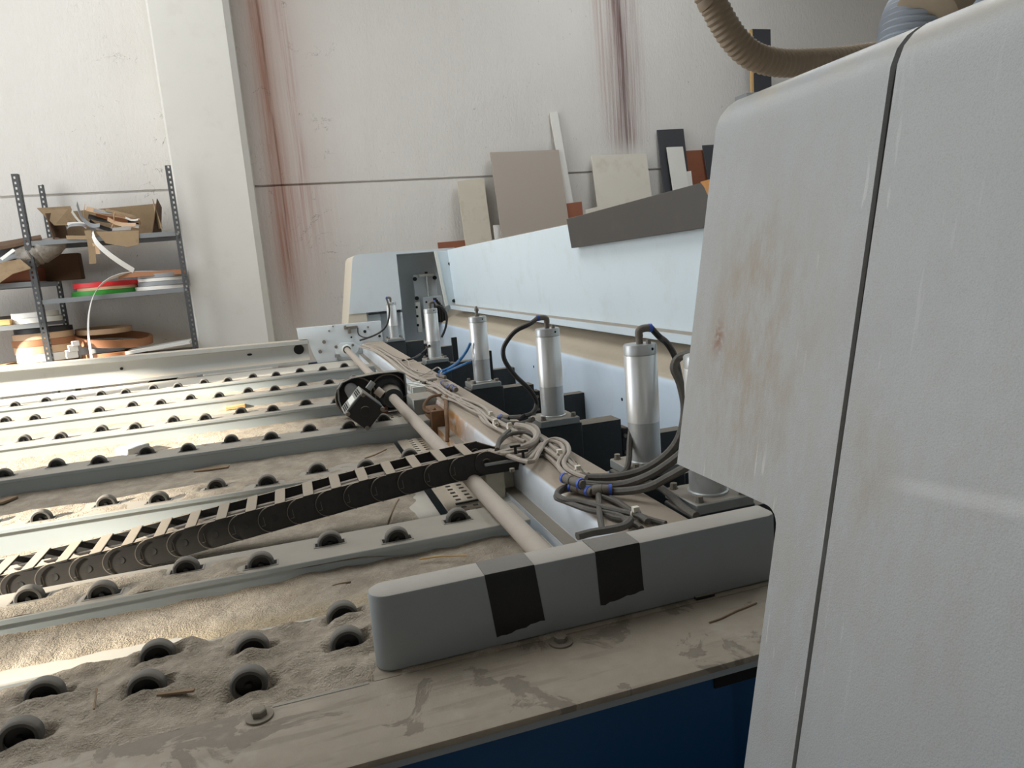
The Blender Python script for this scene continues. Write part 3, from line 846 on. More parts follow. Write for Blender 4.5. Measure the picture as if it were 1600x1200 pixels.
m = MB().box((c.x - .022, YE - .05, c.z - .012), (c.x + .022, YE - .02, c.z + .014)); m.box((c.x - .006, YE - .045, c.z - .04), (c.x + .006, YE - .02, c.z)); m.build('grease_tap', M['steel'], ep)
m = MB().box((.12, YE + .06, .30), (.75, YE + .12, .826)); m.build('plate_foot', M['navy'], ep)

def prof_x(z):
    arc = [(1.70, .6225), (1.722, .6265), (1.740, .635), (1.753, .648), (1.762, .664), (1.7661, .686)]
    if z <= 1.70: return .6225 + .177 * (z - 1.70)
    for (a, xa), (b, xb) in zip(arc, arc[1:]):
        if z <= b: return xa + (xb - xa) * (z - a) / (b - a)
    return arc[-1][1]
LV = [1.70, 1.722, 1.740, 1.753, 1.762, 1.7661]


def hood_shell(outline, xback, name, mat, parent, shift=None):
    """outline in (y, z): the slanted, round-topped profile drawn along y, back to xback"""
    m = MB().prism(outline, lambda a, b, d: V((d, a, b)), 0, 1)
    for z in LV[:-1] + [1.55, 1.4]:
        g = m.bm.verts[:] + m.bm.edges[:] + m.bm.faces[:]
        bmesh.ops.bisect_plane(m.bm, geom=g, plane_co=(0, 0, z), plane_no=(0, 0, 1))
    for v in m.bm.verts:
        z = v.co.z
        v.co.x = prof_x(z) if v.co.x < .5 else xback
        if shift: v.co = shift(v.co)
    return m.build(name, mat, parent)


HT = 1.7661
fh = thing('far_hood', 'grey hood with slanted side at the far end of the saw, open towards the panel', 'hood', (1.0, 7.1, .9))
yf = 6.78
m = MB()
# side skin + top + front panel left of the opening
hood_shell([(yf, 1.225), (yf + .012, 1.225), (yf + .012, HT), (yf, HT)], 1.035, 'front_panel', M['far_hood'], fh)
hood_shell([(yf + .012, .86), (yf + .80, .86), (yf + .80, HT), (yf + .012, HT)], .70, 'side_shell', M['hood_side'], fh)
m = MB().box((.69, yf + .014, 1.742), (1.60, yf + .80, 1.7655)); m.build('roof', M['far_hood'], fh)
m = MB().box((1.035, yf, 1.742), (1.60, yf + .014, 1.7661)); m.build('opening_header', M['far_hood'], fh)
m = MB().box((.69, yf + .50, .86), (2.0, yf + .53, 1.742)); m.build('back_wall', M['far_hood'], fh)
m = MB().box((.72, yf + .012, 1.20), (1.035, yf + .5, 1.215)); m.build('floor_sheet', M['arm'], fh)
m = MB().box((.70, yf + .05, .86), (.83, yf + .06, 1.225)); m.box((.835, yf + .10, .86), (1.035, yf + .11, 1.225)); m.build('lower_sheet', M['far_hood'], fh)
m = MB().box((1.02, yf + .012, .86), (1.035, yf + .5, 1.742)); m.build('inner_wall', M['far_hood'], fh)
# slanted end strip that holds the guard panel
a = [(1.415, 1.742), (1.53, 1.742), (1.565, 1.20), (1.475, 1.225)]
m = MB().prism(a, lambda p_, q, d: V((p_, d, q)), yf - .01, yf + .02); m.bevel(.003, 1); st = m.build('end_strip', M['blue_white'], fh)
m = MB().prism([(1.395, 1.742), (1.42, 1.742), (1.48, 1.225), (1.455, 1.215)], lambda p_, q, d: V((p_, d, q)), yf - .03, yf + .01); m.build('strip_fold', M['label_white'], fh)
for px, py in ((703, 412), (717, 463), (709, 470), (714, 469)):
    c = at(px, py, y=yf - .012); m = MB().lathe((c.x, yf - .025, c.z), (c.x, yf - .005, c.z), [(0, 0), (0, .017), (1, .017)], 12, caps=False); m.build('strip_screw', M['black'], fh)

lu = thing('lift_unit', 'small steel lift slide with a chromed handle screw inside the far hood', 'lift unit', (1.25, yf + .4, 1.0))
yl = yf + .30
q = lambda px, py: at(px, py, y=yl)
m = MB()
c0, c1 = q(645, 429), q(684, 466)
m.box((c0.x, yl, 1.0), (c1.x, yl + .03, c0.z)); m.bevel(.004, 1); m.build('back_plate', M['far_hood'], lu)
for px, py in ((648, 436), (679, 434), (651, 466)):
    c = q(px, py); m = MB().lathe((c.x, yl - .018, c.z), (c.x, yl, c.z), [(0, 0), (0, .020), (1, .020)], 14, caps=False); m.build('socket_screw', M['black'], lu)
c = q(665, 430); cb = q(667, 465)
m = MB().cyl((c.x, yl - .04, 1.05), (c.x, yl - .04, c.z), .013, n=16); m.build('screw_rod', M['chrome'], lu)
m = MB().box((c.x - .075, yl - .06, c.z - .012), (c.x + .075, yl - .015, c.z + .014)); m.bevel(.004, 1); m.build('cross_bar', M['label_white'], lu)
m = MB().lathe((c.x, yl - .04, c.z + .014), (c.x, yl - .04, c.z + .034), [(0, .016), (1, .014)], 10); m.build('cross_nut', M['black'], lu)
a, b = q(658, 464), q(687, 464)
m = MB().box((a.x, yl - .09, .97), (b.x, yl - .055, a.z)); m.bevel(.004, 1); sl_ = m.build('slide_block', M['far_hood'], lu)
for px, py in ((666, 472), (683, 470)):
    c = at(px, py, y=yl - .09); m = MB().lathe((c.x, yl - .094, c.z), (c.x, yl - .088, c.z), [(0, 0), (0, .010), (1, .010)], 10, caps=False); m.build('block_hole', M['dark'], lu)
a, b = q(647, 472), q(655, 472)
m = MB().box((a.x, yl - .05, .97), (b.x, yl - .02, a.z)); m.bevel(.004, 1); m.build('guide_strip', M['label_white'], lu)
for px, py in ((651, 480), (652, 494), (653, 508)):
    c = at(px, py, y=yl - .05); m = MB().lathe((c.x, yl - .054, c.z), (c.x, yl - .048, c.z), [(0, 0), (0, .013), (1, .013)], 10, caps=False); m.build('strip_hole', M['dark'], lu)
m = MB()
for k in range(7): m.box((1.385 + k * .013, yf + .10 + (k % 2) * .012, 1.06), (1.398 + k * .013, yf + .30, 1.30 - k * .018))
tag(m.build('bellows', M['black']), 'black folded bellows at the foot of the slanted strip in the far hood', 'bellows')

# ------------------------------------------------------------------ near hood, two shells with a seal between
nh = thing('saw_hood', 'large worn pale grey machine hood filling the right side, split by a dark seam', 'hood', (1.0, .3, 0))
r_ = .022
ca = [(.70 + r_ - r_ * math.cos(t), 1.230 - r_ + r_ * math.sin(t)) for t in [k * PI / 2 / 6 for k in range(7)]]
SEAM = .618
def seam_y(co, y0=.606, y1=.613):
    return co
ol = [(.6225, .02), (.70, .02)] + ca + [(.937, 1.230), (.937, HT), (.6225, HT)]
def sh1(co):
    if co.y < .63: co.y = .6205
    return co
a = hood_shell(ol, 1.65, 'front_shell', M['hood'], nh, sh1)
def sh2(co):
    if co.y > .5: co.y = .6160 - .0042 * max(0, min(1, (co.z - .9) / .8))
    return co
hood_shell([(-.9, .02), (.61, .02), (.61, HT), (-.9, HT)], 1.65, 'rear_shell', M['hood'], nh, sh2)
# seal: same profile, set back a little
m = MB()
zs = [.02, .8, 1.2, 1.5, 1.68] + LV
pts = [(prof_x(z) + .006, z - (.005 if z > 1.7 else 0)) for z in zs] + [(1.6, HT - .006), (1.6, .02)]
m.prism(pts, lambda a, b, d: V((a, d, b)), .598, .630); m.build('seam_seal', M['seam'], nh)

# ------------------------------------------------------------------ cable chain
CH_Y0, CH_Y1 = 1.995, 2.140
def chz_(x):
    K = [(-1.3, .851), (-.77, .854), (-.54, .870), (-.32, .895), (-.05, .924), (.13, .944), (.35, .964), (.55, .979)]
    for (a, za), (b, zb) in zip(K, K[1:]):
        if x <= b or b == .55: return za + (zb - za) * (x - a) / (b - a)
chain = thing('cable_chain', 'black plastic cable chain lying across the wheel rails, dusty cross bars on top', 'cable chain', (-.2, 2.08, .83))
LP = .0775
def link_plate(sign):
    m = MB(); R = .0365
    out = [(R * math.sin(math.radians(a)) * -1 + 0, R * math.cos(math.radians(a))) for a in range(0, 181, 15)]
    out = [(-R * math.sin(math.radians(a)), R * math.cos(math.radians(a))) for a in range(0, 181, 15)] + [(LP + .012, -R), (LP + .018, 0), (LP + .012, R)]
    m.prism(out, lambda a, b, d: V((a, d * sign, b)), 0, .007)
    # rounded rim that shows each plate's end, window recess, hinge boss
    rim = [V((-R * .985 * math.sin(math.radians(a)), -.0035 * sign, R * .985 * math.cos(math.radians(a)))) for a in range(10, 171, 10)]
    k = len(m.bm.faces)
    m.tube(rim, .0013, 4, 0)
    m.bm.faces.ensure_lookup_table()
    for f in m.bm.faces[k:]: f.material_index = 1
    return m
pl_near = link_plate(1).mesh('side_plate', [M['chain'], M['chain_edge']]); pl_far = link_plate(-1).mesh('side_plate_far', [M['chain'], M['chain_edge']])
m = MB().box((-.007, -.0025, -.012), (.007, -.0005, .012)); m.box((-.003, -.0032, .002), (.005, -.002, .008)); k = len(m.bm.faces)
m.box((.0065, -.0034, -.013), (.0078, 0, .011)); m.box((-.002, -.0034, -.0138), (.0078, 0, -.0122)); m.bm.faces.ensure_lookup_table()
for f in m.bm.faces[k:]: f.material_index = 1
win = m.mesh('window_recess', [M['chain_dark'], M['chain_edge']])
m = MB().lathe((0, -.0007, 0), (0, 0, 0), [(.9, 0), (.9, .0085), (.5, .0095), (.5, .0105), (1, .0115)], 18, caps=False); boss = m.mesh('hinge_boss', M['chain_dark'])
m = MB().box((-.0145, 0, -.003), (.0145, CH_Y1 - CH_Y0, .003)); m.bevel(.0012, 1); barm = m.mesh('cross_bar', M['chain'])
m = MB().box((-LP * .49, 0, -.0025), (LP * .49, CH_Y1 - CH_Y0, .001)); botm = m.mesh('bottom_bar', M['chain_dark'])  # dark sheet added under each link, shade for the openings between bars
base = V(chain.location)
xs = [.430 - LP * k for k in range(40)]
for k, x in enumerate(xs):
    if x < -2.45: break
    z = chz_(x); s = (chz_(x + .03) - chz_(x - .03)) / .06; an = -math.atan(s)
    lk = bpy.data.objects.new('chain_link', None); COL.objects.link(lk); lk.parent = chain; lk.location = V((x, CH_Y0, z)) - base; lk.rotation_euler = (0, an, 0)
    o = put('side_plate', pl_near, lk, (0, 0, 0)); o.rotation_euler = (0, 0, .045)
    o = put('window_recess', win, lk, (.050, .0005 + .0, 0)); o.rotation_euler = (0, 0, .045); o.location.y = .0021
    put('hinge_boss', boss, lk, (0.004, .0002, 0))
    o = put('side_plate', pl_far, lk, (0, CH_Y1 - CH_Y0, 0)); o.rotation_euler = (0, 0, -.045)
    put('cross_bar', barm, lk, (.030, 0, .0355))
    put('bottom_bar', botm, lk, (.030, 0, -.0335))
# end pivot lug with the hub, bolted to the bracket plate
R = .0365; x = .430 + LP
for yy, sg in ((CH_Y0, 1), (CH_Y1 - .009, 1)):
    m = MB(); zc = chz_(x)
    out = [(x - R * math.sin(math.radians(a)), zc + R * math.cos(math.radians(a))) for a in range(-35, 181, 12)] + [(x + .10, zc - R), (x + .105, zc - .008)]
    m.prism(out, lambda a, b, d: V((a, d, b)), yy - .002, yy + .009); m.bevel(.0015, 1, 50)
    e = m.build('end_lug', M['chain'], chain)
    m = MB().lathe((x, yy - .005, zc), (x, yy - .001, zc), [(1, .009), (0, .010), (0, .0135), (1, .015)], 20, caps=False)
    root = base + V(e.location); me = m.mesh('hub_ring', M['chain']); me.transform(Matrix.Translation(-root)); put('hub_ring', me, e, (0, 0, 0))
    m = MB().lathe((x, yy - .0028, zc), (x, yy - .001, zc), [(0, 0), (0, .0095), (1, .0095)], 16, caps=False)
    me = m.mesh('hub_hole', M['dark']); me.transform(Matrix.Translation(-root)); put('hub_hole', me, e, (0, 0, 0))
# cables inside the chain
for i, (yy, dz, r) in enumerate(((2.025, .014, .011), (2.052, .004, .009), (2.080, .012, .0085), (2.110, .006, .010))):
    m = MB().tube([(xx, yy + .004 * math.sin(xx * 9 + i), chz_(xx) + dz + .004 * math.sin(xx * 14 + 2 * i)) for xx in [-2.42 + .1 * j for j in range(30)]], r, 8, 3)
    m.build('inner_cable', M['cable'], chain)

bk = thing('chain_bracket', 'steel bracket plate on the clamp beam holding the end of the black cable chain', 'bracket', (.62, 2.06, .967))
m = MB().prism([(.500, 1.985), (.765, 1.985), (.785, 2.02), (.785, 2.165), (.500, 2.18)], lambda a, b, d: V((a, b, d)), .9675, .977); m.bevel(.0015, 1); m.build('plate', M['steel'], bk)
m = MB().box((.505, 2.01, .845), (.565, 2.05, .9675)); m.bevel(.003, 1); m.build('support_post', M['cream'], bk)
m = MB().box((.505, 2.049, .84), (.604, 2.075, .9675)); m.build('support_web', M['cream'], bk)
for px, py in ((874, 721), (800, 735)):
    c = at(px, py, z=.98); m = MB().lathe((c.x, c.y, .977), (c.x, c.y, .986), [(0, .008), (1, .0075)], 8); m.build('plate_screw', M['bolt'], bk)

# ------------------------------------------------------------------ gear unit on the pipe
gu = thing('gear_motor', 'black belt drive with a tilted square motor box clamped on the guide pipe', 'motor', (.40, 3.9, .8))
gy = 3.75
g = lambda px, py, y=gy: at(px, py, y=y)
o_ = [(527, 607), (533, 597), (548, 590), (590, 582), (622, 579), (632, 582), (634, 600), (637, 634), (615, 640), (580, 644), (548, 644), (533, 640), (528, 625)]
pl = [(g(*p_).x, g(*p_).z) for p_ in o_]
m = MB().prism(pl, lambda a, b, d: V((a, d, b)), gy + .02, gy + .035); m.build('back_plate', M['black'], gu)
# upstanding rim of the belt case
m = MB(); cx_ = sum(p_[0] for p_ in pl) / len(pl); cz_ = sum(p_[1] for p_ in pl) / len(pl)
n_ = len(pl)
for i in range(n_):
    a, b = V((pl[i][0], 0, pl[i][1])), V((pl[(i + 1) % n_][0], 0, pl[(i + 1) % n_][1]))
    c = V((cx_, 0, cz_)); ai, bi = a.lerp(c, .04), b.lerp(c, .04)
    vs = [v + V((0, yy, 0)) for yy in (gy - .03, gy + .022) for v in (a, b, bi, ai)]
    m.verts_faces(vs, [(0, 1, 2, 3), (4, 7, 6, 5), (0, 4, 5, 1), (2, 6, 7, 3), (1, 5, 6, 2), (0, 3, 7, 4)])
m.build('case_rim', M['steel'], gu)
c = g(607, 612); 
for rad, th_, mt in ((.092, .012, 'black'), (.075, .02, 'arm')):
    m = MB().lathe((c.x, gy + .02 - th_, c.z), (c.x, gy + .02, c.z), [(0, rad * .55), (0, rad * .93), (.2, rad), (1, rad)], 30, caps=False); m.build('pulley', M[mt], gu)
m = MB().lathe((.465, gy - .10, .922), (.465, gy + .02, .922), [(0, .0255), (0, .050), (.3, .056), (1, .066)], 26, caps=False); m.build('gear_hub', M['arm'], gu)
c = g(556, 620); m = MB().lathe((c.x, gy - .0, c.z), (c.x, gy + .02, c.z), [(0, 0), (0, .10), (1, .102)], 30, caps=False); m.build('pulley', M['black'], gu)
for cc, rad in ((g(556, 620), .104), (g(607, 612), .094)):
    m = MB().tube([V((cc.x + rad * math.cos(a * PI / 12), gy - .004, cc.z + rad * math.sin(a * PI / 12))) for a in range(-3, 16)], .0045, 6, 0); m.build('drive_belt', M['fitting'], gu)
# the tilted box
yb = 3.045
B4 = [g(567, 612, yb), g(603, 638, yb), g(573, 673, yb), g(538, 647, yb)]
ctr = sum(B4, V()) / 4
side = ((B4[1] - B4[0]).length + (B4[2] - B4[1]).length) / 4
u_ = ((B4[1] - B4[0]) + (B4[2] - B4[3])).normalized(); v_ = u_.cross(V((0, 1, 0))).normalized()
la = side; lbx = ((B4[3] - B4[0]).length) / 2
def bxp(a, b, d): return ctr + u_ * a + v_ * b + V((0, d, 0))
sgn = 1 if (B4[3] - B4[0]).dot(v_) > 0 else -1
lu_ = (B4[1] - B4[0]).length / 2; lv_ = (B4[3] - B4[0]).length / 2
m = MB().prism([(-lu_, -lv_), (lu_, -lv_), (lu_, lv_), (-lu_, lv_)], bxp, 0, .17); m.bevel(.006, 2); m.build('motor_box', M['arm'], gu)
m = MB().tube([ctr + V((0, .17, .0)), ctr + V((0, .71, .0))], .034, 20, 0); m.build('motor_body', M['chain_dark'], gu)
m = MB().prism([(-lu_ * .98, -lv_ * .98), (lu_ * .98, -lv_ * .98), (lu_ * .98, lv_ * .98), (-lu_ * .98, lv_ * .98)], bxp, -.008, 0); m.bevel(.004, 1); lid = m.build('box_lid', M['chain_dark'], gu)
for a, b in ((-.84, -.84), (.84, -.84), (.84, .84), (-.84, .84)):
    p_ = bxp(a * lu_, b * lv_, 0); m = MB().lathe(p_ + V((0, -.016, 0)), p_, [(0, 0), (0, .009), (1, .0105)], 12, caps=False); m.build('lid_screw', M['bolt'], gu)
p_ = bxp(0, 0, 0); m = MB().lathe(p_ + V((0, -.0105, 0)), p_ + V((0, -.007, 0)), [(0, .018), (0, .022), (1, .024)], 24, caps=False); m.build('lid_ring', M['chain'], gu)
# vent slots and label on the upper left side of the box
def lface(a, d, o): return ctr + u_ * (-lu_ - o) + v_ * (sgn * a * lv_) + V((0, d, 0))
ul = (B4[0] + B4[3]) / 2
nrm = -u_
for a, mt in ((-.75, 'dark'), (-.6, 'dark'), (-.45, 'dark'), (.55, 'dark'), (.7, 'dark'), (.85, 'dark'), (0.05, 'label')):
    hw = .05 if mt == 'dark' else .26
    vs = [lface(a + s * hw, d, o) for o in (.0, .0015) for s, d in ((-1, .02), (1, .02), (1, .15), (-1, .15))]
    m = MB(); m.verts_faces(vs, [(0, 1, 2, 3), (7, 6, 5, 4), (0, 4, 5, 1), (1, 5, 6, 2), (2, 6, 7, 3), (3, 7, 4, 0)])
    m.build('vent_slot' if mt == 'dark' else 'rating_plate', M['dark'] if mt == 'dark' else M['label_white'], gu)
vs = [lface(s, d, o) for o in (-.002, .0007) for s, d in ((-1, .0), (1, .0), (1, .17), (-1, .17))]
m = MB(); m.verts_faces(vs, [(0, 1, 2, 3), (7, 6, 5, 4), (0, 4, 5, 1), (1, 5, 6, 2), (2, 6, 7, 3), (3, 7, 4, 0)]); m.build('box_side', M['steel'], gu)
a, b = g(575, 608, gy - .2), g(583, 597, gy - .2)
m = MB().tube([a, b], .016, 6, 0); m.build('plug_block', M['steel'], gu)
m = MB().tube([g(588, 609, gy - .08), g(598, 617, gy - .09)], .022, 12, 0); m.build('cable_gland', M['pipe'], gu)
m = MB().box((.33, gy - .02, .83), (.44, gy + .02, .870)); m.build('foot', M['brown_board'], gu)
cb_ = thing('clutch_box', 'rusty brown clutch box hanging on the side of the white clamp beam', 'switch box', (.57, 3.2, .85))
cy_ = 3.10
c = at(683, 640, y=cy_)
m = MB().box((.545, cy_ - .05, .80), (.612, cy_ + .11, .945)); m.bevel(.008, 2); m.build('box', M['rust_box'], cb_)
m = MB().box((.50, cy_ + .14, .84), (.612, cy_ + .32, .975)); m.bevel(.005, 1); m.build('grey_housing', M['steel'], cb_)
for k in range(4): m = MB().box((.545, cy_ + .40 + k * .05, .955), (.612, cy_ + .425 + k * .05, .990)); m.build('comb_rib', M['label_white'], cb_)
m = MB().tube([at(672, 668, y=cy_ - .06), at(676, 690, y=cy_ - .06), at(671, 700, y=cy_ - .08)], .007, 7, 3); m.build('drain_pipe', M['rust_box'], cb_)

# ------------------------------------------------------------------ cables and air hoses
def on(pts, z): return [at(px, py, z=z) for px, py in pts]
def cable(name, label, cat, pts, r, mat, group=None, n=8, sm=4):
    m = MB().tube(pts, r, n, sm)
    return tag(m.build(name, mat), label, cat, group)


BZ = .967
main = [(566, 541), (590, 549), (612, 563), (632, 580), (655, 594), (682, 606), (703, 620), (722, 628), (742, 636), (757, 645), (768, 657), (790, 669), (812, 679), (836, 689), (856, 703), (876, 718), (896, 736), (915, 748)]
kinds = ['lowest', 'second', 'third', 'fourth', 'topmost']
for k in range(5):
    off = (k - 2) * .011
    pts = []
    for j, (px, py) in enumerate(main if k != 4 else main[3:]):
        p_ = at(px, py, z=BZ + .010)
        wv_ = .006 * math.sin(j * 1.1 + k * 2.0)
        pts.append(V((p_.x + off + wv_, p_.y, BZ + .007 + (.010 if k % 2 else 0) + abs(.004 * math.sin(j * .9 + k)))))
    cable('cable', ['grey control cable on the left of the bundle along the clamp beam', 'grey control cable riding on top at the left of the beam bundle', 'middle grey control cable of the bundle along the clamp beam', 'grey control cable riding on top at the right of the beam bundle', 'shorter grey control cable on the right of the bundle along the clamp beam'][k], 'cable', pts, .0068, M['cable'], 'control cables along the clamp beam')
loops = [
    ('stout grey-brown cable leaving the chain straight to the beam bundle', [(700, 712), (745, 703), (785, 702), (812, 700), (833, 691), (838, 678), (826, 668), (806, 664)], .0105, 1.005, 'cable'),
    ('thin cable curving back over itself behind the black tie post', [(720, 716), (768, 712), (798, 708), (822, 700), (838, 690), (842, 677), (836, 666), (822, 662)], .0066, .998, 'cable'),
    ('thin cable beside the bracket plate under the black tie post', [(720, 722), (772, 716), (806, 713), (828, 703), (840, 690), (843, 680), (832, 670)], .0062, .99, 'cable'),
    ('grey cable making the tall inner loop on the beam near the bracket', [(782, 722), (818, 720), (836, 708), (846, 694), (862, 690), (876, 694), (881, 706), (875, 718), (872, 728), (882, 740), (898, 750)], .0068, .992, 'cable'),
    ('grey cable making the tall outer loop on the beam near the bracket', [(790, 726), (826, 722), (842, 707), (853, 690), (871, 686), (886, 694), (889, 708), (881, 722), (886, 733), (900, 741), (916, 747)], .0068, .996, 'cable'),
    ('dark grey hose arching from the chain end over to the beam bundle', [(776, 705), (779, 694), (790, 682), (804, 677), (824, 676), (838, 682), (848, 692)], .0072, .995, 'hose'),
    ('dark hose rising steeply beside the chain end', [(777, 703), (780, 689), (788, 680), (796, 673)], .0078, 1.0, 'hose'),
]
for q_, (lb, pts, r, z, mt) in enumerate(loops):
    P_ = on(pts, z)
    if q_ in (3, 4): P_ = [V((.45, 2.03 + .02 * q_, .968)), V((.55, 2.02 + .02 * q_, .984))] + P_[1:]
    if pts[0][0] < 725: P_ = [V((.44, 2.03 + .03 * q_, .972)), V((.53, 2.03 + .03 * q_, .985))] + P_[3 if q_ == 0 else 2:]
    cable('cable' if mt == 'cable' else 'air_hose', lb, 'cable' if mt == 'cable' else 'hose', P_, r, M[mt], 'cables looping by the chain bracket')
wires = [
    ('thin pale wire wandering on the beam between the end plate and the belt drive', [(572, 538), (590, 540), (604, 549), (618, 557), (636, 563), (641, 574), (652, 579)], .0045),
    ('second thin pale wire crossing the far beam top', [(580, 545), (600, 553), (622, 562), (634, 572), (655, 582), (676, 584)], .0045),
    ('thin pale wire curling up near the blue hose', [(648, 590), (664, 584), (676, 578), (684, 574), (690, 580), (684, 588)], .004),
    ('thin tan wire running under the far hose connectors', [(652, 600), (676, 604), (694, 608), (706, 616), (716, 627), (730, 634)], .005),
    ('tan wire swinging wide over the beam edge by the clutch box', [(664, 604), (682, 612), (694, 622), (712, 628), (734, 640), (752, 648)], .005),
    ('tan wire twisting over the bundle past the clutch box', [(680, 598), (700, 612), (716, 619), (728, 633), (744, 639), (762, 652), (776, 664)], .005),
    ('pale wire slack beside the middle bundle', [(744, 640), (757, 652), (764, 662), (780, 672), (800, 682), (820, 690)], .0055),
]
for lb, pts, r in wires: cable('cable', lb, 'cable', on(pts, .985), r, M['cable'], 'thin wires on the clamp beam')
low = [
    ('grey hose running in an S from the blue fittings to the near cover', [(948, 762), (905, 757), (880, 762), (870, 772), (882, 780), (910, 784), (940, 792), (975, 800), (1000, 806), (1012, 815)], .0072, .985),
    ('grey hose looping low on the left of the beam top by the blue fittings', [(930, 770), (898, 764), (876, 768), (869, 777), (884, 784), (920, 797), (950, 802), (972, 808), (984, 822)], .0072, .978),
    ('thin grey hose dropping straight down behind the near cover', [(935, 768), (936, 790), (938, 812), (941, 828)], .007, .982),
    ('grey cable slanting to the near cover with a white tie on it', [(938, 775), (965, 785), (990, 801), (1015, 811), (1040, 818)], .0064, .978),
    ('second grey cable slanting to the near cover beneath the tied one', [(940, 768), (975, 790), (1000, 808), (1030, 817)], .0064, .975),
    ('dark grey hose crossing to the right under the nearest cylinder', [(1000, 752), (1025, 758), (1048, 774), (1068, 793), (1088, 806)], .009, .985),
    ('grey hose crossing the beam edge with a black tie', [(908, 790), (932, 797), (958, 809), (985, 814), (1002, 826)], .0066, .975),
    ('dusty grey hose lying across the corner of the near cover', [(902, 838), (925, 832), (950, 828), (975, 822), (985, 812)], .009, .988),
]
for lb, pts, r, z in low: cable('air_hose', lb, 'hose', on(pts, z), r, M['hose'], 'hoses at the near end of the clamp beam')
big = [
    ('thick air hose sweeping from the blue fittings up past the large cylinder', [((908, 746), 1.62, .99), ((960, 745), 1.60, 1.0), ((1003, 735), 1.56, None), ((1040, 712), 1.52, None), ((1062, 682), 1.50, None), ((1070, 640), 1.50, None), ((1063, 600), 1.50, None), ((1053, 575), 1.50, None), ((1062, 558), 1.50, None), ((1088, 550), 1.46, None)], .0105),
    ('thick air hose curving under the large cylinder towards the hood', [((912, 756), 1.58, .985), ((965, 758), 1.55, .985), ((1010, 745), 1.50, None), ((1048, 722), 1.46, None), ((1085, 690), 1.42, None)], .0105),
    ('third air hose bending low under the large cylinder foot', [((905, 762), 1.54, .98), ((960, 768), 1.50, .985), ((1010, 762), 1.46, None), ((1045, 745), 1.42, None), ((1075, 728), 1.38, None)], .010),
]
for lb, pts, r in big:
    pp = [at(p_[0], p_[1], z=z) if z else at(p_[0], p_[1], y=y) for p_, y, z in pts]
    cable('air_hose', lb, 'hose', pp, r, M['hose'], 'thick air hoses at the large cylinder')
y5 = 1.706
cable('air_hose', 'black air hose from the cap of the large dented cylinder down behind the hood', 'hose', [E5] + [at(px, py, y=y5 - .02 * i) for i, (px, py) in enumerate([(1030, 526), (1042, 536), (1054, 556), (1060, 580), (1066, 610), (1075, 650)])], .0085, M['black_hose'])
cable('air_hose', 'grey hose standing upright on the left of the large dented cylinder', 'hose', [at(987, 664, y=1.72), at(984, 690, y=1.70), at(983, 715, y=1.68), at(979, 733, y=1.66), at(968, 744, z=.985)], .0085, M['hose'])
y4 = 2.416
cable('air_hose', 'black air hose looping left from its cylinder cap down to the beam', 'hose', [E4] + [at(px, py, y=y4 - .03) for px, py in [(828, 506), (806, 517), (791, 535), (786, 549), (790, 566), (806, 588), (825, 606), (836, 622), (838, 634)]] + [at(832, 645, y=2.36), at(815, 651, y=2.32), at(796, 652, z=.985)], .0085, M['black_hose'])
cable('air_hose', 'short dark hose curving beneath the looped one beside the beam', 'hose', [at(833, 655, y=2.30), at(818, 661, z=.985), at(800, 661, z=.985), at(785, 656, z=.985)], .0085, M['hose'])
cable('air_hose', 'blue air hose bending from the third cylinder to the beam', 'hose', [at(735, 536, y=3.38), at(728, 550, y=3.40), at(716, 565, y=3.44), at(702, 575, z=1.0), at(686, 581, z=.985)], .0075, M['blue_hose'])
cable('air_hose', 'thin blue air hose along the beam under the third cylinder', 'hose', [at(736, 565, y=3.36), at(718, 572, y=3.42), at(700, 580, z=.985), at(688, 586, z=.98)], .006, M['blue_hose'])
y2 = 4.595
cable('air_hose', 'black air hose curling over the right of the second farthest cylinder', 'hose', [E2] + [at(px, py, y=y2 - .04) for px, py in [(683, 477), (691, 481), (697, 490), (698, 502), (695, 516), (690, 527)]], .0075, M['black_hose'])
cable('air_hose', 'black air hose trailing along the beam from the second farthest cylinder', 'hose', [at(671, 540, y=4.5), at(660, 551, z=1.0), at(645, 560, z=.985), at(628, 563, z=.98)], .007, M['black_hose'])
y1 = 6.42
cable('air_hose', 'thin dark hose drooping from the farthest cylinder to the end plate', 'hose', [E1] + [at(608, 482, y=y1 - .06), at(607, 500, y=y1 - .06), at(600, 514, y=y1 - .06), at(585, 524, y=y1 - .06), at(562, 532, y=y1 - .02)], .008, M['black_hose'])
cable('cable', 'dark cable from the motor gland across to the clamp beam', 'cable', [at(598, 616, y=3.80), at(610, 621, y=3.80), at(630, 621, y=3.75), at(646, 618, y=3.7), at(649, 608, y=3.65), at(660, 599, z=.985), at(676, 597, z=.985)], .010, M['hose'])
cable('cable', 'brown cable leaving the belt drive towards the beam bundle', 'cable', [at(605, 609, y=3.85), at(622, 602, y=3.8), at(642, 600, y=3.75), at(662, 595, z=.985), at(682, 592, z=.985)], .008, M['cable'])
cable('cable', 'brown cable looping in front of the rusty clutch box', 'cable', [at(690, 617, z=.99), at(674, 620, y=3.15), at(664, 630, y=3.12), at(663, 640, y=3.10), at(671, 645, y=3.08), at(680, 638, y=3.08)], .007, M['rust_box'])
cable('cable', 'brown stained hose hanging down the beam side by the clutch box', 'hose', [at(707, 607, z=.985), at(698, 618, z=.98), at(697, 640, y=2.92), at(699, 665, y=2.86), at(699, 690, y=2.82)], .009, M['rust_box'])
cable('cable', 'thin curly wire on the far end plate beside the switch', 'cable', [at(559, 512, y=YE - .05), at(560, 522, y=YE - .05), at(568, 527, y=YE - .05), at(578, 527, y=YE - .06)], .005, M['black_hose'])

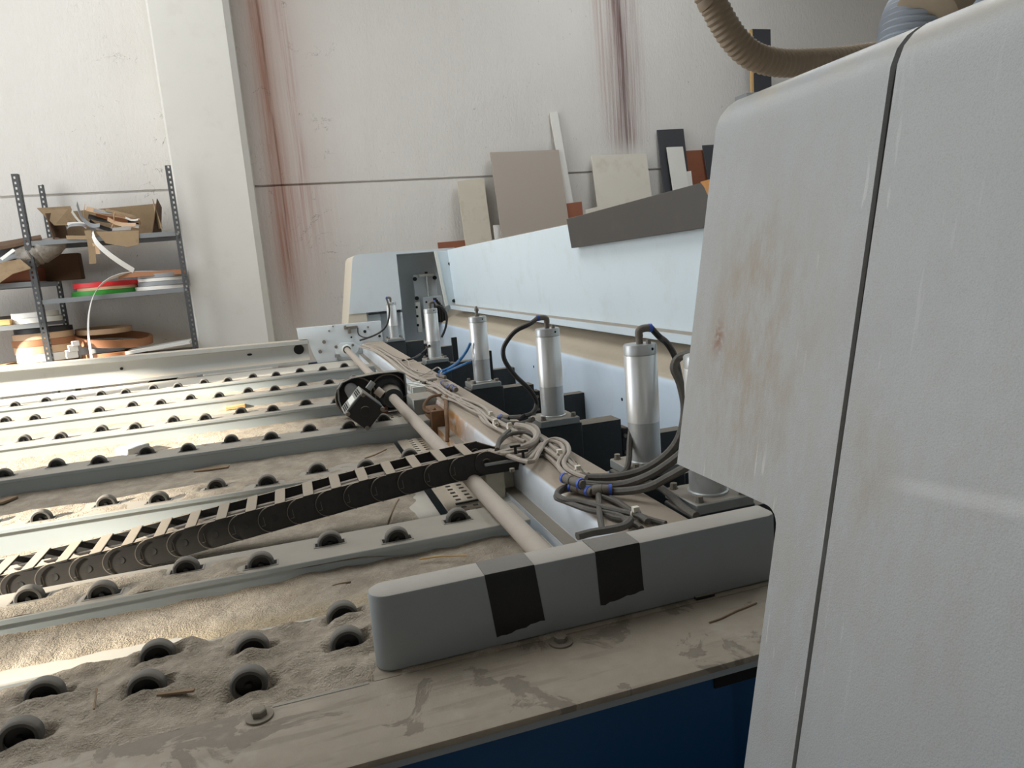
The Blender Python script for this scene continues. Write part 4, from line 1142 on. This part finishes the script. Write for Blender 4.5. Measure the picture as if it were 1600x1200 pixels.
# push-in connectors with blue rings, cable ties, tie post
def connector(label, a, b, rings, r=.012, z=.99):
    a, b = at(*a, z=z), at(*b, z=z)
    t = thing('hose_connector', label, 'connector', (a + b) / 2, 'push-in hose connectors on the beam')
    m = MB().lathe(a, b, [(0, r * .8), (.08, r), (.45, r), (.47, r * .85), (.53, r * .85), (.55, r), (.92, r), (1, r * .8)], 12); m.build('body', M['fitting'], t)
    for f in rings:
        p_ = a.lerp(b, f); d = (b - a).normalized() * .0035
        m = MB().cyl(p_ - d, p_ + d, r * 1.12, n=14); m.build('blue_ring', M['blue_ring'], t)
connector('straight hose connector with blue ends, topmost of the near cluster', (879, 746), (911, 757), (.1, .9), .0125, 1.003)
connector('straight hose connector lying lower left in the near cluster', (890, 760), (925, 769), (.1, .85), .012, .985)
connector('hose connector at the right of the near cluster with one blue ring', (925, 766), (957, 765), (.9,), .0125, .99)
connector('hose connector where the looped black hose meets the beam', (778, 652), (796, 653), (.25,), .011, .988)
connector('dark hose connector with a blue end by the far bundle', (690, 597), (703, 606), (.2, .9), .012, .99)
connector('dark stub connector at the top end of the brown stained hose', (704, 604), (713, 609), (.25, .7), .013, 1.0)
connector('upper dark hose connector beside the blue hose', (683, 586), (696, 590), (.3,), .011, .99)
for lb, px, py, z in (('white cable tie nearest the third cylinder bundle bend', 768, 650, .99), ('white cable tie with a long tail on the middle bundle', 775, 662, .992), ('second tailed white cable tie on the middle bundle', 797, 668, .992), ('white cable tie above the tall cable loops', 875, 711, .992), ('white cable tie beside the near blue connectors', 904, 737, .995), ('white cable tie on the slanting near cables', 994, 803, .985)):
    c = at(px, py, z=z)
    m = MB().tube([c + V((.012 * math.cos(a), .003 * math.sin(a), .010 * math.sin(a))) for a in [i * PI / 6 for i in range(13)]], .003, 5, 0)
    m.box(c + V((-.008, -.006, .006)), c + V((.006, .006, .017)))
    if 'tail' in lb: m.ribbon([c + V((-.01, 0, .012)), c + V((-.018, -.03, .004)), c + V((-.012, -.06, -.004))], (1, 0, .3), .004, .0012)
    tag(m.build('cable_tie', M['white_tie']), lb, 'cable tie', 'white cable ties')
for lb, px, py in (('black tie post with two clips on the bracket plate', 806, 712), ('lower black tie post at the edge of the bracket plate', 818, 720)):
    c = at(px, py, z=.99)
    m = MB().box(c + V((-.004, -.003, -.013)), c + V((.004, .003, .030))); m.box(c + V((-.016, -.005, .026)), c + V((.016, .005, .034))); m.box(c + V((-.012, -.006, -.006)), c + V((.012, .006, .002))); m.bevel(.001, 1)
    tag(m.build('tie_post', M['black']), lb, 'clip')
for lb, px, py, s in (('small black screw head on the clamp beam edge', 898, 728, 1), ('small black clip on the beam behind the blue connectors', 882, 737, 1)):
    c = at(px, py, z=.967); m = MB().lathe(c, c + V((0, 0, .014)), [(0, .010), (.5, .010), (.5, .006), (1, .006)], 8); tag(m.build('clip', M['black']), lb, 'clip')

# ------------------------------------------------------------------ extraction hoses on the near hood
def ribbed(pts, r, name, label, mat, step=.0085, amp=.05):
    P_ = spline([V(p_) for p_ in pts], 12)
    L = [0]
    for a, b in zip(P_, P_[1:]): L.append(L[-1] + (b - a).length)
    nn = int(L[-1] / step * 4); Q = []; j = 0
    for i in range(nn + 1):
        s = L[-1] * i / nn
        while j < len(L) - 2 and L[j + 1] < s: j += 1
        Q.append(P_[j].lerp(P_[j + 1], (s - L[j]) / max(1e-9, L[j + 1] - L[j])))
    m = MB().tube(Q, r, 20, 0, rfun=lambda t: r * (1 + amp * math.sin(t * nn / 4 * 2 * PI)))
    return tag(m.build(name, mat), label, 'hose')


hy = 1.0
ribbed([V((.30, 1.0, 3.3)), V((.44, 1.0, 2.6)), V((.55, 1.0, 2.2)), at(1098, -30, y=hy), at(1112, 0, y=hy), at(1128, 32, y=hy), at(1148, 62, y=hy), at(1176, 87, y=hy), at(1215, 98, y=hy), at(1262, 98, y=hy), at(1310, 95, y=hy), V((1.02, .98, 1.84)), V((1.2, .92, 1.80)), V((1.3, .85, 1.745))], .0205, 'corrugated_hose', 'brown corrugated hose bending down behind the top of the hood', M['brown_hose'])
gh = thing('extraction_hose', 'wide grey ribbed extraction hose with a dusty cuff above the hood', 'hose', (.97, .85, 1.76))
gy_ = .86
P_ = [at(1422, 75, y=gy_), at(1432, 40, y=gy_), at(1450, 0, y=gy_), at(1475, -40, y=gy_)]
P_ = [V((P_[0].x, gy_, 1.765))] + P_[1:] + [V((1.12, gy_, 2.3)), V((1.22, gy_, 2.8)), V((1.26, gy_, 3.4))]
m = MB(); Q = spline(P_, 20); nn = len(Q)
m.tube(Q, .050, 28, 0, rfun=lambda t: .048 * (1 + .05 * math.sin(t * 2 * PI * 62))); m.build('hose_wall', M['grey_hose'], gh)
a, b = at(1446, 25, y=gy_ - .035), at(1478, -20, y=gy_ - .03)
m = MB().lathe(a, b, [(0, .036), (.05, .042), (1, .044)], 26); m.build('dusty_cuff', M['dusty_cuff'], gh)
c = at(1525, -8, y=.8)
m = MB().box((1.04, .74, 1.7665), (1.30, .92, c.z + .07)); m.bevel(.004, 1); j = tag(m.build('junction_box', M['grey_hose']), 'grey metal box standing on the hood behind the extraction hose', 'box')

# ------------------------------------------------------------------ boards leaning on the back wall
def board(name, label, tl, tr, ytop, lean, mat, th=.022, zb=.004, edge=None, skew=0.0):
    """a board from the floor to its top edge (pixels tl..tr at depth ytop), leaning back by lean"""
    a, b = at(*tl, y=ytop), at(*tr, y=ytop)
    zt = (a.z + b.z) / 2; H = zt - zb
    m = MB()
    P_ = []
    for d in (0, 1):
        for x, z in ((a.x, a.z), (b.x, b.z), (b.x + skew * H, zb), (a.x + skew * H, zb)):
            P_.append(V((x, ytop - lean * (zt - z) + d * th, z)))
    m.verts_faces(P_, [(0, 1, 2, 3), (7, 6, 5, 4), (0, 4, 5, 1), (1, 5, 6, 2), (2, 6, 7, 3), (3, 7, 4, 0)]); m.bevel(.0015, 1)
    t = tag(m.build(name, mat), label, 'board', 'boards leaning on the back wall')
    return t


board('wood_board', 'large plain taupe board leaning on the back wall', (766, 238), (873, 234), 8.48, .20, M['tan_board'])
board('wood_strip', 'tall narrow white strip leaning behind the taupe board', (859, 176), (871, 174), 8.57, .14, M['offwhite'], skew=.06)
board('wood_board', 'grubby off-white board with a worn edge right of the white strip', (924, 243), (1010, 240), 8.5, .16, M['white_board'])
board('wood_board', 'tallest anthracite board at the right of the group', (1027, 203), (1068, 201), 8.54, .14, M['dark_board'])
board('wood_board', 'narrow white board leaning in front of the anthracite one', (1042, 230), (1067, 229), 8.44, .16, M['offwhite'], skew=.03)
board('wood_board', 'red-brown board behind the narrow white one', (1064, 236), (1104, 234), 8.56, .10, M['brown_board'])
board('wood_board', 'dark narrow board closest to the hood', (1098, 227), (1117, 226), 8.50, .15, M['dark_board'], skew=.05)
board('wood_board', 'stained pale veneer board at the left beside the taupe one', (714, 283), (756, 279), 8.5, .14, M['ply_board'], skew=.015)
board('wood_board', 'low red-brown board peeping over the guard panel at the left', (684, 379), (729, 375), 8.42, .10, M['brown_board'])
board('wood_strip', 'low white strip between veneer and taupe boards', (771, 352), (782, 351), 8.36, .12, M['offwhite'])
board('wood_board', 'low white board at the foot of the grubby board', (915, 328), (940, 321), 8.3, .12, M['white_board'])
board('wood_board', 'brown board sliver beside the white strip foot', (884, 318), (909, 315), 8.36, .12, M['brown_board'])
board('wood_strip', 'low white strip right of the narrow white board', (1072, 268), (1080, 267), 8.40, .14, M['offwhite'])
board('cabinet_board', 'grey board whose top edge carries a black block behind the hood', (1166, 145), (1245, 139), 8.2, .03, M['band_grey'], th=.25)
a, b = at(1176, 45, y=8.28), at(1204, 43, y=8.28); zb_ = at(1166, 145, y=8.2).z
m = MB().box((a.x, 8.28, zb_ + .004), (b.x, 8.31, a.z)); m.bevel(.002, 1)
t = thing('wood_board', 'black upright board behind the brown corrugated hose', 'board', (a.x, 8.3, zb_), 'boards leaning on the back wall')
m.build('board_face', M['dark_board'], t)
m = MB().box((a.x - .035, 8.282, zb_ + .004), (a.x - .001, 8.31, a.z - .01)); m.build('raw_edge', M['wood'], t)

# ------------------------------------------------------------------ shelf unit at the left
sh = thing('shelf_unit', 'grey slotted-angle shelf unit against the wall at the left', 'shelf', (-1.6, 8.1, 0))
SY0, SY1 = 7.80, 8.48
SXL, SXR = -2.205, -.955
def post_bm(x, y, sx, zt, sy):
    m = MB(); W, t_ = .052, .004
    for fx in (0, 1):           # two flanges of the angle, each a ladder round its punched holes
        def bar(a, b, z0, z1):
            if fx == 0: m.box((min(x + sx * a, x + sx * b), y - t_ / 2, z0), (max(x + sx * a, x + sx * b), y + t_ / 2, z1))
            else: m.box((x - t_ / 2, min(y + sy * a, y + sy * b), z0), (x + t_ / 2, max(y + sy * a, y + sy * b), z1))
        bar(0, .021, 0, zt); bar(.037, W, 0, zt)
        z = .02
        bar(.021, .037, 0, .85)
        z = .85
        while z < zt:
            bar(.021, .037, z, min(zt, z + .026)); z += .048
    return m
for x, y, sx, zt, sy in ((SXL, SY0, -1, 2.745, 1), (SXR, SY0, 1, 2.775, 1), (SXL + .02, SY1, -1, 2.73, -1), (SXR - .02, SY1, 1, 2.30, -1), (-3.45, SY0, 1, 2.7, 1), (-3.45, SY1, 1, 2.7, -1)):
    post_bm(x, y, sx, zt, sy).build('post', M['post'], sh)
def shelf_board(x0, x1, z, zr=None):
    zr = zr if zr is not None else z
    m = MB()
    vs = []
    for x, zz in ((x0, z), (x1, zr)):
        vs += [V((x, SY0 + .005, zz - .045)), V((x, SY0 + .005, zz)), V((x, SY1 - .01, zz)), V((x, SY1 - .01, zz - .045)), V((x, SY1 - .014, zz - .045)), V((x, SY1 - .014, zz - .004)), V((x, SY0 + .009, zz - .004)), V((x, SY0 + .009, zz - .045))]
    fs = [tuple(range(7, -1, -1)), tuple(range(8, 16))] + [(i, (i + 1) % 8, 8 + (i + 1) % 8, 8 + i) for i in range(8)]
    m.verts_faces(vs, fs); m.build('shelf_board', M['shelf'], sh)
shelf_board(SXL + .005, SXR, 2.135, 2.15); shelf_board(SXL + .005, SXR, 1.585, 1.60); shelf_board(SXL + .005, SXR, .955)
shelf_board(-3.44, SXL - .01, 1.765); shelf_board(-3.44, SXL - .01, 1.375); shelf_board(-3.44, SXL - .01, .955)
for x, z in ((SXL - .02, 2.11), (SXR + .02, 2.12), (SXL - .02, 1.56), (SXR + .02, 1.575)):
    m = MB().lathe((x, SY0 - .010, z), (x, SY0 - .001, z), [(0, 0), (0, .013), (1, .014)], 8, caps=False); m.build('shelf_bolt', M['chrome'], sh)

# box on the top shelf
zt = 2.142
bx_ = thing('cardboard_box', 'open torn cardboard box full of edge strips on the top shelf', 'box', (-1.6, 8.1, zt))
def sheet(P_, mat, name, parent, th=.006, label=None):
    P_ = [V(p_) for p_ in P_]
    nn = (P_[1] - P_[0]).cross(P_[2] - P_[0]).normalized() * th
    k = len(P_)
    m = MB(); m.verts_faces(P_ + [p_ + nn for p_ in P_], [tuple(range(k)), tuple(range(2 * k - 1, k - 1, -1))] + [(i, (i + 1) % k, k + (i + 1) % k, k + i) for i in range(k)])
    o = m.build(name, mat, parent)
    if label: o['label'] = label
    return o
xl, xr, yF, yB = -2.02, -1.15, 7.83, 8.36
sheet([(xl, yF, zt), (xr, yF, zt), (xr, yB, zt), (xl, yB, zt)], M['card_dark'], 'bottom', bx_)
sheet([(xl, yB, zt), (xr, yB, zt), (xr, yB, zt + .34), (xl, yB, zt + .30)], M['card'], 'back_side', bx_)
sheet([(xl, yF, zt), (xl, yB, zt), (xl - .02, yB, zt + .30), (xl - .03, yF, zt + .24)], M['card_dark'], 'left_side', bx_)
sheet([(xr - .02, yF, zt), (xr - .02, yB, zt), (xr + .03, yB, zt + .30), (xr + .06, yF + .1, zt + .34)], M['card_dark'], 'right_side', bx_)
sheet([at(238, 311, y=7.95), at(253, 357, y=7.85), at(246, 358, y=7.95)], M['card'], 'right_flap', bx_)
sheet([at(58, 325, y=7.95), at(110, 322, y=8.2), at(122, 352, y=8.1), at(85, 352, y=7.86)], M['card'], 'left_flap', bx_)
sheet([at(150, 362, y=7.80), at(217, 360, y=7.80), at(217, 382, y=7.79), at(200, 386, y=7.785), at(165, 380, y=7.79)], M['card'], 'front_flap', bx_)
sheet([at(103, 368, y=7.80), at(140, 368, y=7.80), at(138, 374, y=7.79), at(104, 374, y=7.79)], M['card'], 'front_flap', bx_)
strips = [([(120, 318), (128, 340), (142, 352), (156, 352)], 'band_grey', .045, 'grey strip arching out of the box at the left'), ([(132, 322), (131, 338), (136, 350), (144, 353)], 'band_tan', .05, 'pink-beige strip curling over in the box'),
          ([(135, 326), (165, 333), (190, 337), (218, 345)], 'band_tan', .05, 'beige strip lying across the top of the box'), ([(138, 338), (165, 344), (190, 345), (217, 348)], 'band_black', .05, 'black strip in the middle of the box'),
          ([(105, 350), (130, 350), (160, 358), (205, 357)], 'band_white', .035, 'white strip in the lower part of the box'), ([(160, 330), (170, 342), (180, 358), (188, 357)], 'band_tan', .04, 'short beige strip standing askew in the box'),
          ([(178, 334), (178, 346), (174, 356)], 'band_tan', .035, 'short beige strip upright in the box'), ([(105, 356), (112, 352), (132, 352), (150, 360)], 'band_grey', .03, 'pale coiled strip at the box front'),
          ([(165, 328), (195, 335), (212, 340), (220, 350)], 'card', .03, 'brown paper strip at the right of the box'), ([(190, 352), (205, 352), (217, 354)], 'band_white', .04, 'short white strip at the right of the box'), ([(140, 345), (150, 352), (175, 360)], 'band_black', .04, 'dark strip crossing the box front'), ([(112, 330), (122, 344), (135, 356)], 'band_white', .03, 'thin pale strip at the left inside the box'), ([(168, 342), (186, 350), (212, 351)], 'band_tan', .04, 'pale tan strip low at the right of the box'), ([(146, 328), (158, 331), (176, 333)], 'band_grey', .03, 'thin grey strip at the top of the heap in the box'), ([(196, 340), (206, 344), (216, 343)], 'band_white', .02, 'narrow white strip by the right flap of the box'), ([(150, 334), (170, 340), (200, 346)], 'band_brown', .05, 'brown strip among those in the box')]
for i, (pp, mt, wd, lb) in enumerate(strips):
    yy = 7.88 + .03 * (i % 6)
    m = MB().ribbon([at(px, py, y=yy + .02 * k) for k, (px, py) in enumerate(pp)], (.2, .5, 1), wd, .004)
    tag(m.build('edge_strip', M[mt]), lb, 'edge strip', 'edge strips in the cardboard box')
m = MB().ribbon([at(137, 360, y=7.80), at(143, 385, y=7.79), at(145, 412, y=7.79)], (1, 0, 0), .06, .003); tag(m.build('edge_strip', M['card']), 'tan paper strip hanging straight down from the box', 'edge strip')
m = MB().ribbon([at(148, 380, y=7.79), at(151, 389, y=7.79), at(153, 397, y=7.79)], (1, 0, 0), .045, .003); tag(m.build('edge_strip', M['band_tan']), 'short pale strip hanging beside the tan one', 'edge strip')
m = MB().ribbon([at(144, 364, y=7.80), at(150, 378, y=7.78), at(165, 393, y=7.78), at(185, 408, y=7.80), at(209, 423, y=7.84)], (.5, 0, 1), .05, .003); tag(m.build('edge_strip', M['band_white']), 'white strip slanting from the box down to the middle shelf', 'edge strip')
m = MB().ribbon([at(287, 425, y=7.95), at(240, 426, y=7.90), at(205, 427, y=7.86), at(180, 432, y=7.80), at(160, 443, y=7.76), at(146, 462, y=7.74), at(139, 490, y=7.73), at(138, 520, y=7.73), at(141, 545, y=7.73), at(144, 566, y=7.73)], (.5, -.7, .5), .06, .0035); tag(m.build('edge_strip', M['band_white']), 'long white strip arching off the middle shelf down past the bottom shelf', 'edge strip')
m = MB().ribbon([at(185, 432, y=7.84), at(215, 429, y=7.84), at(250, 427, y=7.86), at(292, 424, y=7.9)], (0, .3, 1), .05, .01); tag(m.build('edge_strip', M['band_brown']), 'brown strip lying over the stacked coils of the middle shelf', 'edge strip')

# coils of edge band
def coil(name, label, px, py, y, r, h, z, mat, hole=.72, group='coils of edge band on the shelves', tilt=None, squash=.8, ring2=None):
    c = at(px, py, y=y)
    m = MB(); nn = 40; rings = []
    for rr_, zz in ((r, 0), (r, h), (r * .93, h + .002), (r * .93, h - .003), (r * hole, h - .003), (r * hole, 0)):
        rings.append([m.bm.verts.new((math.cos(2 * PI * i / nn) * rr_, math.sin(2 * PI * i / nn) * rr_ * squash, zz)) for i in range(nn)])
    for A, B in zip(rings, rings[1:] + rings[:1]):
        for i in range(nn): m.bm.faces.new((A[i], A[(i + 1) % nn], B[(i + 1) % nn], B[i]))
    if tilt:
        R_ = Matrix.Rotation(tilt[0], 3, 'X') @ Matrix.Rotation(tilt[1], 3, 'Y')
        for v in m.bm.verts: v.co = R_ @ v.co
    o = m.build(name, mat, loc=(c.x, y + r * squash, z))
    return tag(o, label, 'coil', group)
coil('edge_band_coil', 'green edge band coil lying on the middle shelf', 160, 460, 7.84, .32, .045, 1.590, M['green'])
coil('edge_band_coil', 'beige coil between the red and the green one', 162, 452, 7.84, .28, .028, 1.637, M['band_tan'])
coil('edge_band_coil', 'red edge band coil on top of the green one', 160, 445, 7.84, .31, .045, 1.667, M['red'])
zc = 1.598
for lb, h, mt, r, px in (('lowest white coil of the stack at the right of the middle shelf', .035, 'band_white', .25, 246), ('grey coil above the lowest white one in the middle shelf stack', .04, 'band_grey', .235, 250), ('white coil in the middle of the right stack on the middle shelf', .03, 'band_white', .22, 249), ('topmost dark grey coil of the right stack on the middle shelf', .04, 'band_grey', .23, 251)):
    coil('edge_band_coil', lb, px, 440, 7.84, r, h, zc, M[mt]); zc += h + .004
zc = .957
for lb, h, mt, r, px in (('wide tan coil at the bottom of the bottom left stack', .04, 'band_tan', .36, 40), ('white coil second from below in the bottom left stack', .075, 'band_white', .26, 62), ('tan coil in the middle of the bottom left stack', .07, 'band_tan', .27, 62), ('brown coil in the bottom left stack', .06, 'band_brown', .28, 62), ('pale coil near the top of the bottom left stack', .06, 'band_tan', .26, 62), ('black coil crowning the bottom left stack', .045, 'band_black', .25, 64)):
    coil('edge_band_coil', lb, px, 550, 7.86, r, h, zc, M[mt], .75); zc += h + .003
coil('edge_band_coil', 'large brown coil leaning tilted on the bottom shelf', 165, 530, 7.86, .36, .075, 1.10, M['band_brown'], .90, tilt=(.10, .12), squash=.9)
coil('edge_band_coil', 'brown coil lying flat under the tilted one', 170, 545, 7.86, .30, .06, .957, M['band_brown'], .8)
coil('edge_band_coil', 'pale cream coil standing behind the tilted brown one', 155, 520, 8.0, .26, .05, 1.21, M['band_tan'], .8, tilt=(.05, .02))
coil('edge_band_coil', 'grey coil inside the tilted brown coil', 148, 535, 7.95, .22, .11, 1.02, M['band_grey'], .8)
zc = 1.377
for lb, h, r, px in (('lower white coil on the left bay shelf', .05, .22, 48), ('upper white coil on the left bay shelf', .045, .20, 48)):
    coil('edge_band_coil', lb, px, 500, 7.84, r, h, zc, M['band_white']); zc += h + .003
coil('edge_band_coil', 'black coil at the left edge of the left bay shelf', 2, 500, 8.0, .16, .08, 1.377, M['band_black'])
c = at(4, 503, y=7.84); m = MB().box((c.x - .12, 7.84, 1.377), (c.x + .06, 7.98, 1.43)); m.bevel(.004, 1); tag(m.build('wood_block', M['wood']), 'small raw wood block on the left bay shelf edge', 'wood block')
for lb, px, py, s in (('small cream block left of the tilted coil', 112, 543, .04), ('upper cream block left of the tilted coil', 116, 536, .03), ('cream block low between stack and coil', 110, 552, .05)):
    c = at(px, py, y=7.83); m = MB().box((c.x - s, 7.83, max(.957, c.z - s)), (c.x + s, 7.9, max(.957, c.z - s) + s * 1.6), rotZ(.4)); m.bevel(.003, 1); tag(m.build('wood_block', M['band_white']), lb, 'block', 'cream blocks on the bottom shelf')
a, b = at(196, 553, y=7.84), at(297, 537, y=7.84)
sheet([(a.x, 7.84, .985), (b.x, 7.84, 1.03), (b.x, 8.2, 1.035), (a.x, 8.2, .99)], M['offwhite'], 'white_sheet', None, .03)
tag(bpy.data.objects['white_sheet'], 'white sheet stack at the right of the bottom shelf', 'sheet')
# the pile at the left: cardboard, film roll, grey sheet
z = 1.768
m = MB().box((-3.0, 7.86, z), (SXL - .06, 8.3, z + .14)); m.bevel(.006, 1); tag(m.build('cardboard_box', M['brown_board']), 'flat orange-brown box under the pile at the left', 'box')
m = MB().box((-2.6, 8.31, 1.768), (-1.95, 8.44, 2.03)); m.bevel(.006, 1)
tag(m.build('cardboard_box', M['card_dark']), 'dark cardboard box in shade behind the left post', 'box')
def pile_sheet(pts, y, mat, name, label, th=.012, dy=.0):
    P_ = [at(px, py, y=y + (dy if i >= len(pts) / 2 else 0)) for i, (px, py) in enumerate(pts)]
    sheet(P_, mat, name, None, th); o = [x for x in COL.objects if x.name.startswith(name)][-1]
    return o
def loose(label, name, pts, mat, cat, th=.01):
    P_ = [at(px, py, y=y) for px, py, y in pts]
    nn = V((0, 0, 1)) * th; k = len(P_)
    m = MB(); m.verts_faces(P_ + [p_ + nn for p_ in P_], [tuple(range(k)), tuple(range(2 * k - 1, k - 1, -1))] + [(i, (i + 1) % k, k + (i + 1) % k, k + i) for i in range(k)])
    tag(m.build(name, mat), label, cat)
loose('large folded cardboard sheet drooping off the left of the shelf', 'cardboard_sheet', [(-30, 455, 7.70), (-6, 446, 7.70), (20, 428, 7.72), (48, 420, 7.74), (32, 407, 7.78), (-10, 413, 7.80), (-40, 420, 7.80)], M['card'], 'cardboard', .012)
loose('flattened brown cardboard on top of the pile at the left', 'cardboard_sheet', [(-30, 395, 7.86), (20, 387, 7.84), (66, 375, 7.84), (64, 370, 8.25), (20, 378, 8.25), (-30, 386, 8.25)], M['card_dark'], 'cardboard', .02)
loose('grey sheet in the pile at the left', 'grey_sheet', [(-30, 420, 7.78), (30, 402, 7.80), (70, 385, 7.84), (64, 378, 8.2), (10, 388, 8.2), (-30, 400, 8.2)], M['band_grey'], 'sheet', .012)
loose('small pale label strip lying on the pile at the left', 'paper_strip', [(0, 404, 7.74), (4, 407, 7.72), (24, 392, 7.76), (20, 389, 7.78)], M['label_white'], 'paper', .004)
m = MB(); c0, c1 = at(28, 407, y=7.90), at(102, 378, y=7.90)
m.lathe(c0, c1, [(0, .03), (.05, .10), (.3, .115), (.34, .095), (.4, .12), (.46, .10), (.5, .115), (.8, .085), (.95, .05), (1, .015)], 18)
for v in m.bm.verts: v.co += V((nz(v.co.x, v.co.z, 20), nz(v.co.z, v.co.y, 20, 4), nz(v.co.x, v.co.y, 24, 8))) * .022
tag(m.build('film_bundle', M['film']), 'dirty bundle of plastic film wrapped behind the left shelf post', 'plastic film')

# ------------------------------------------------------------------ scraps lying in the dust
def scrap(name, label, a, b, z, w_, h, mat, cat='scrap'):
    a, b = at(*a, z=z), at(*b, z=z)
    d = (b - a); L = d.length; an = math.atan2(d.y, d.x); c = (a + b) / 2
    m = MB().box((c.x - L / 2, c.y - w_ / 2, z), (c.x + L / 2, c.y + w_ / 2, z + h), rotZ(an)); m.bevel(min(w_, h) * .15, 1)
    tag(m.build(name, mat), label, cat)
def twig(label, pts, z, r=.002, mat='twig'):
    m = MB().tube([at(px, py, z=z) for px, py in pts], r, 5, 2); tag(m.build('splinter', M[mat]), label, 'splinter')
scrap('wood_sliver', 'flat wood sliver leaning on a wheel near the ledge', (246, 1087), (304, 1080), .906, .008, .004, M['twig'])
scrap('foam_scrap', 'ribbed grey foam scrap in the half lit trough', (190, 712), (226, 702), .83, .10, .035, M['band_grey'])
scrap('wood_block', 'small yellow wood offcut in the far sunlit trough', (353, 640), (384, 636), .835, .06, .02, M['wood'], 'wood block')
scrap('wood_sliver', 'long pale sliver in the trough behind the chain', (304, 738), (358, 731), .83, .03, .008, M['twig'])
scrap('wood_sliver', 'dark sliver in the trough at the left edge behind the chain', (-2, 788), (24, 778), .832, .03, .008, M['twig'])
scrap('plate_clip', 'small dark pin lying on the slotted plate', (712, 789), (748, 782), .832, .008, .006, M['arm'], 'pin')
scrap('paper_scrap', 'torn pale paper scrap under the chain bracket', (781, 790), (806, 783), .845, .05, .012, M['label_white'], 'paper')
twig('curved brown splinter in the trough beneath the chain', [(605, 823), (610, 808), (616, 792), (623, 780)], .834, .0028)
twig('straight thin splinter in the trough behind the chain end', [(570, 716), (585, 711), (604, 702)], .834, .003)
twig('upright thin splinter in the near sawdust', [(147, 1108), (149, 1092), (151, 1076)], .912, .0016)
twig('pale curled shaving beside the near trough', [(655, 874), (690, 869), (730, 868)], .872, .0022, 'wood')
twig('dark splinter in the first trough at the right', [(520, 915), (535, 911), (548, 909)], .86, .0018)
twig('dark streak stain on the ledge close to the hood', [(1108, 973), (1128, 966), (1150, 955), (1166, 949), (1182, 942)], .9015, .0018)  # thin rod standing in for a dark streak stain
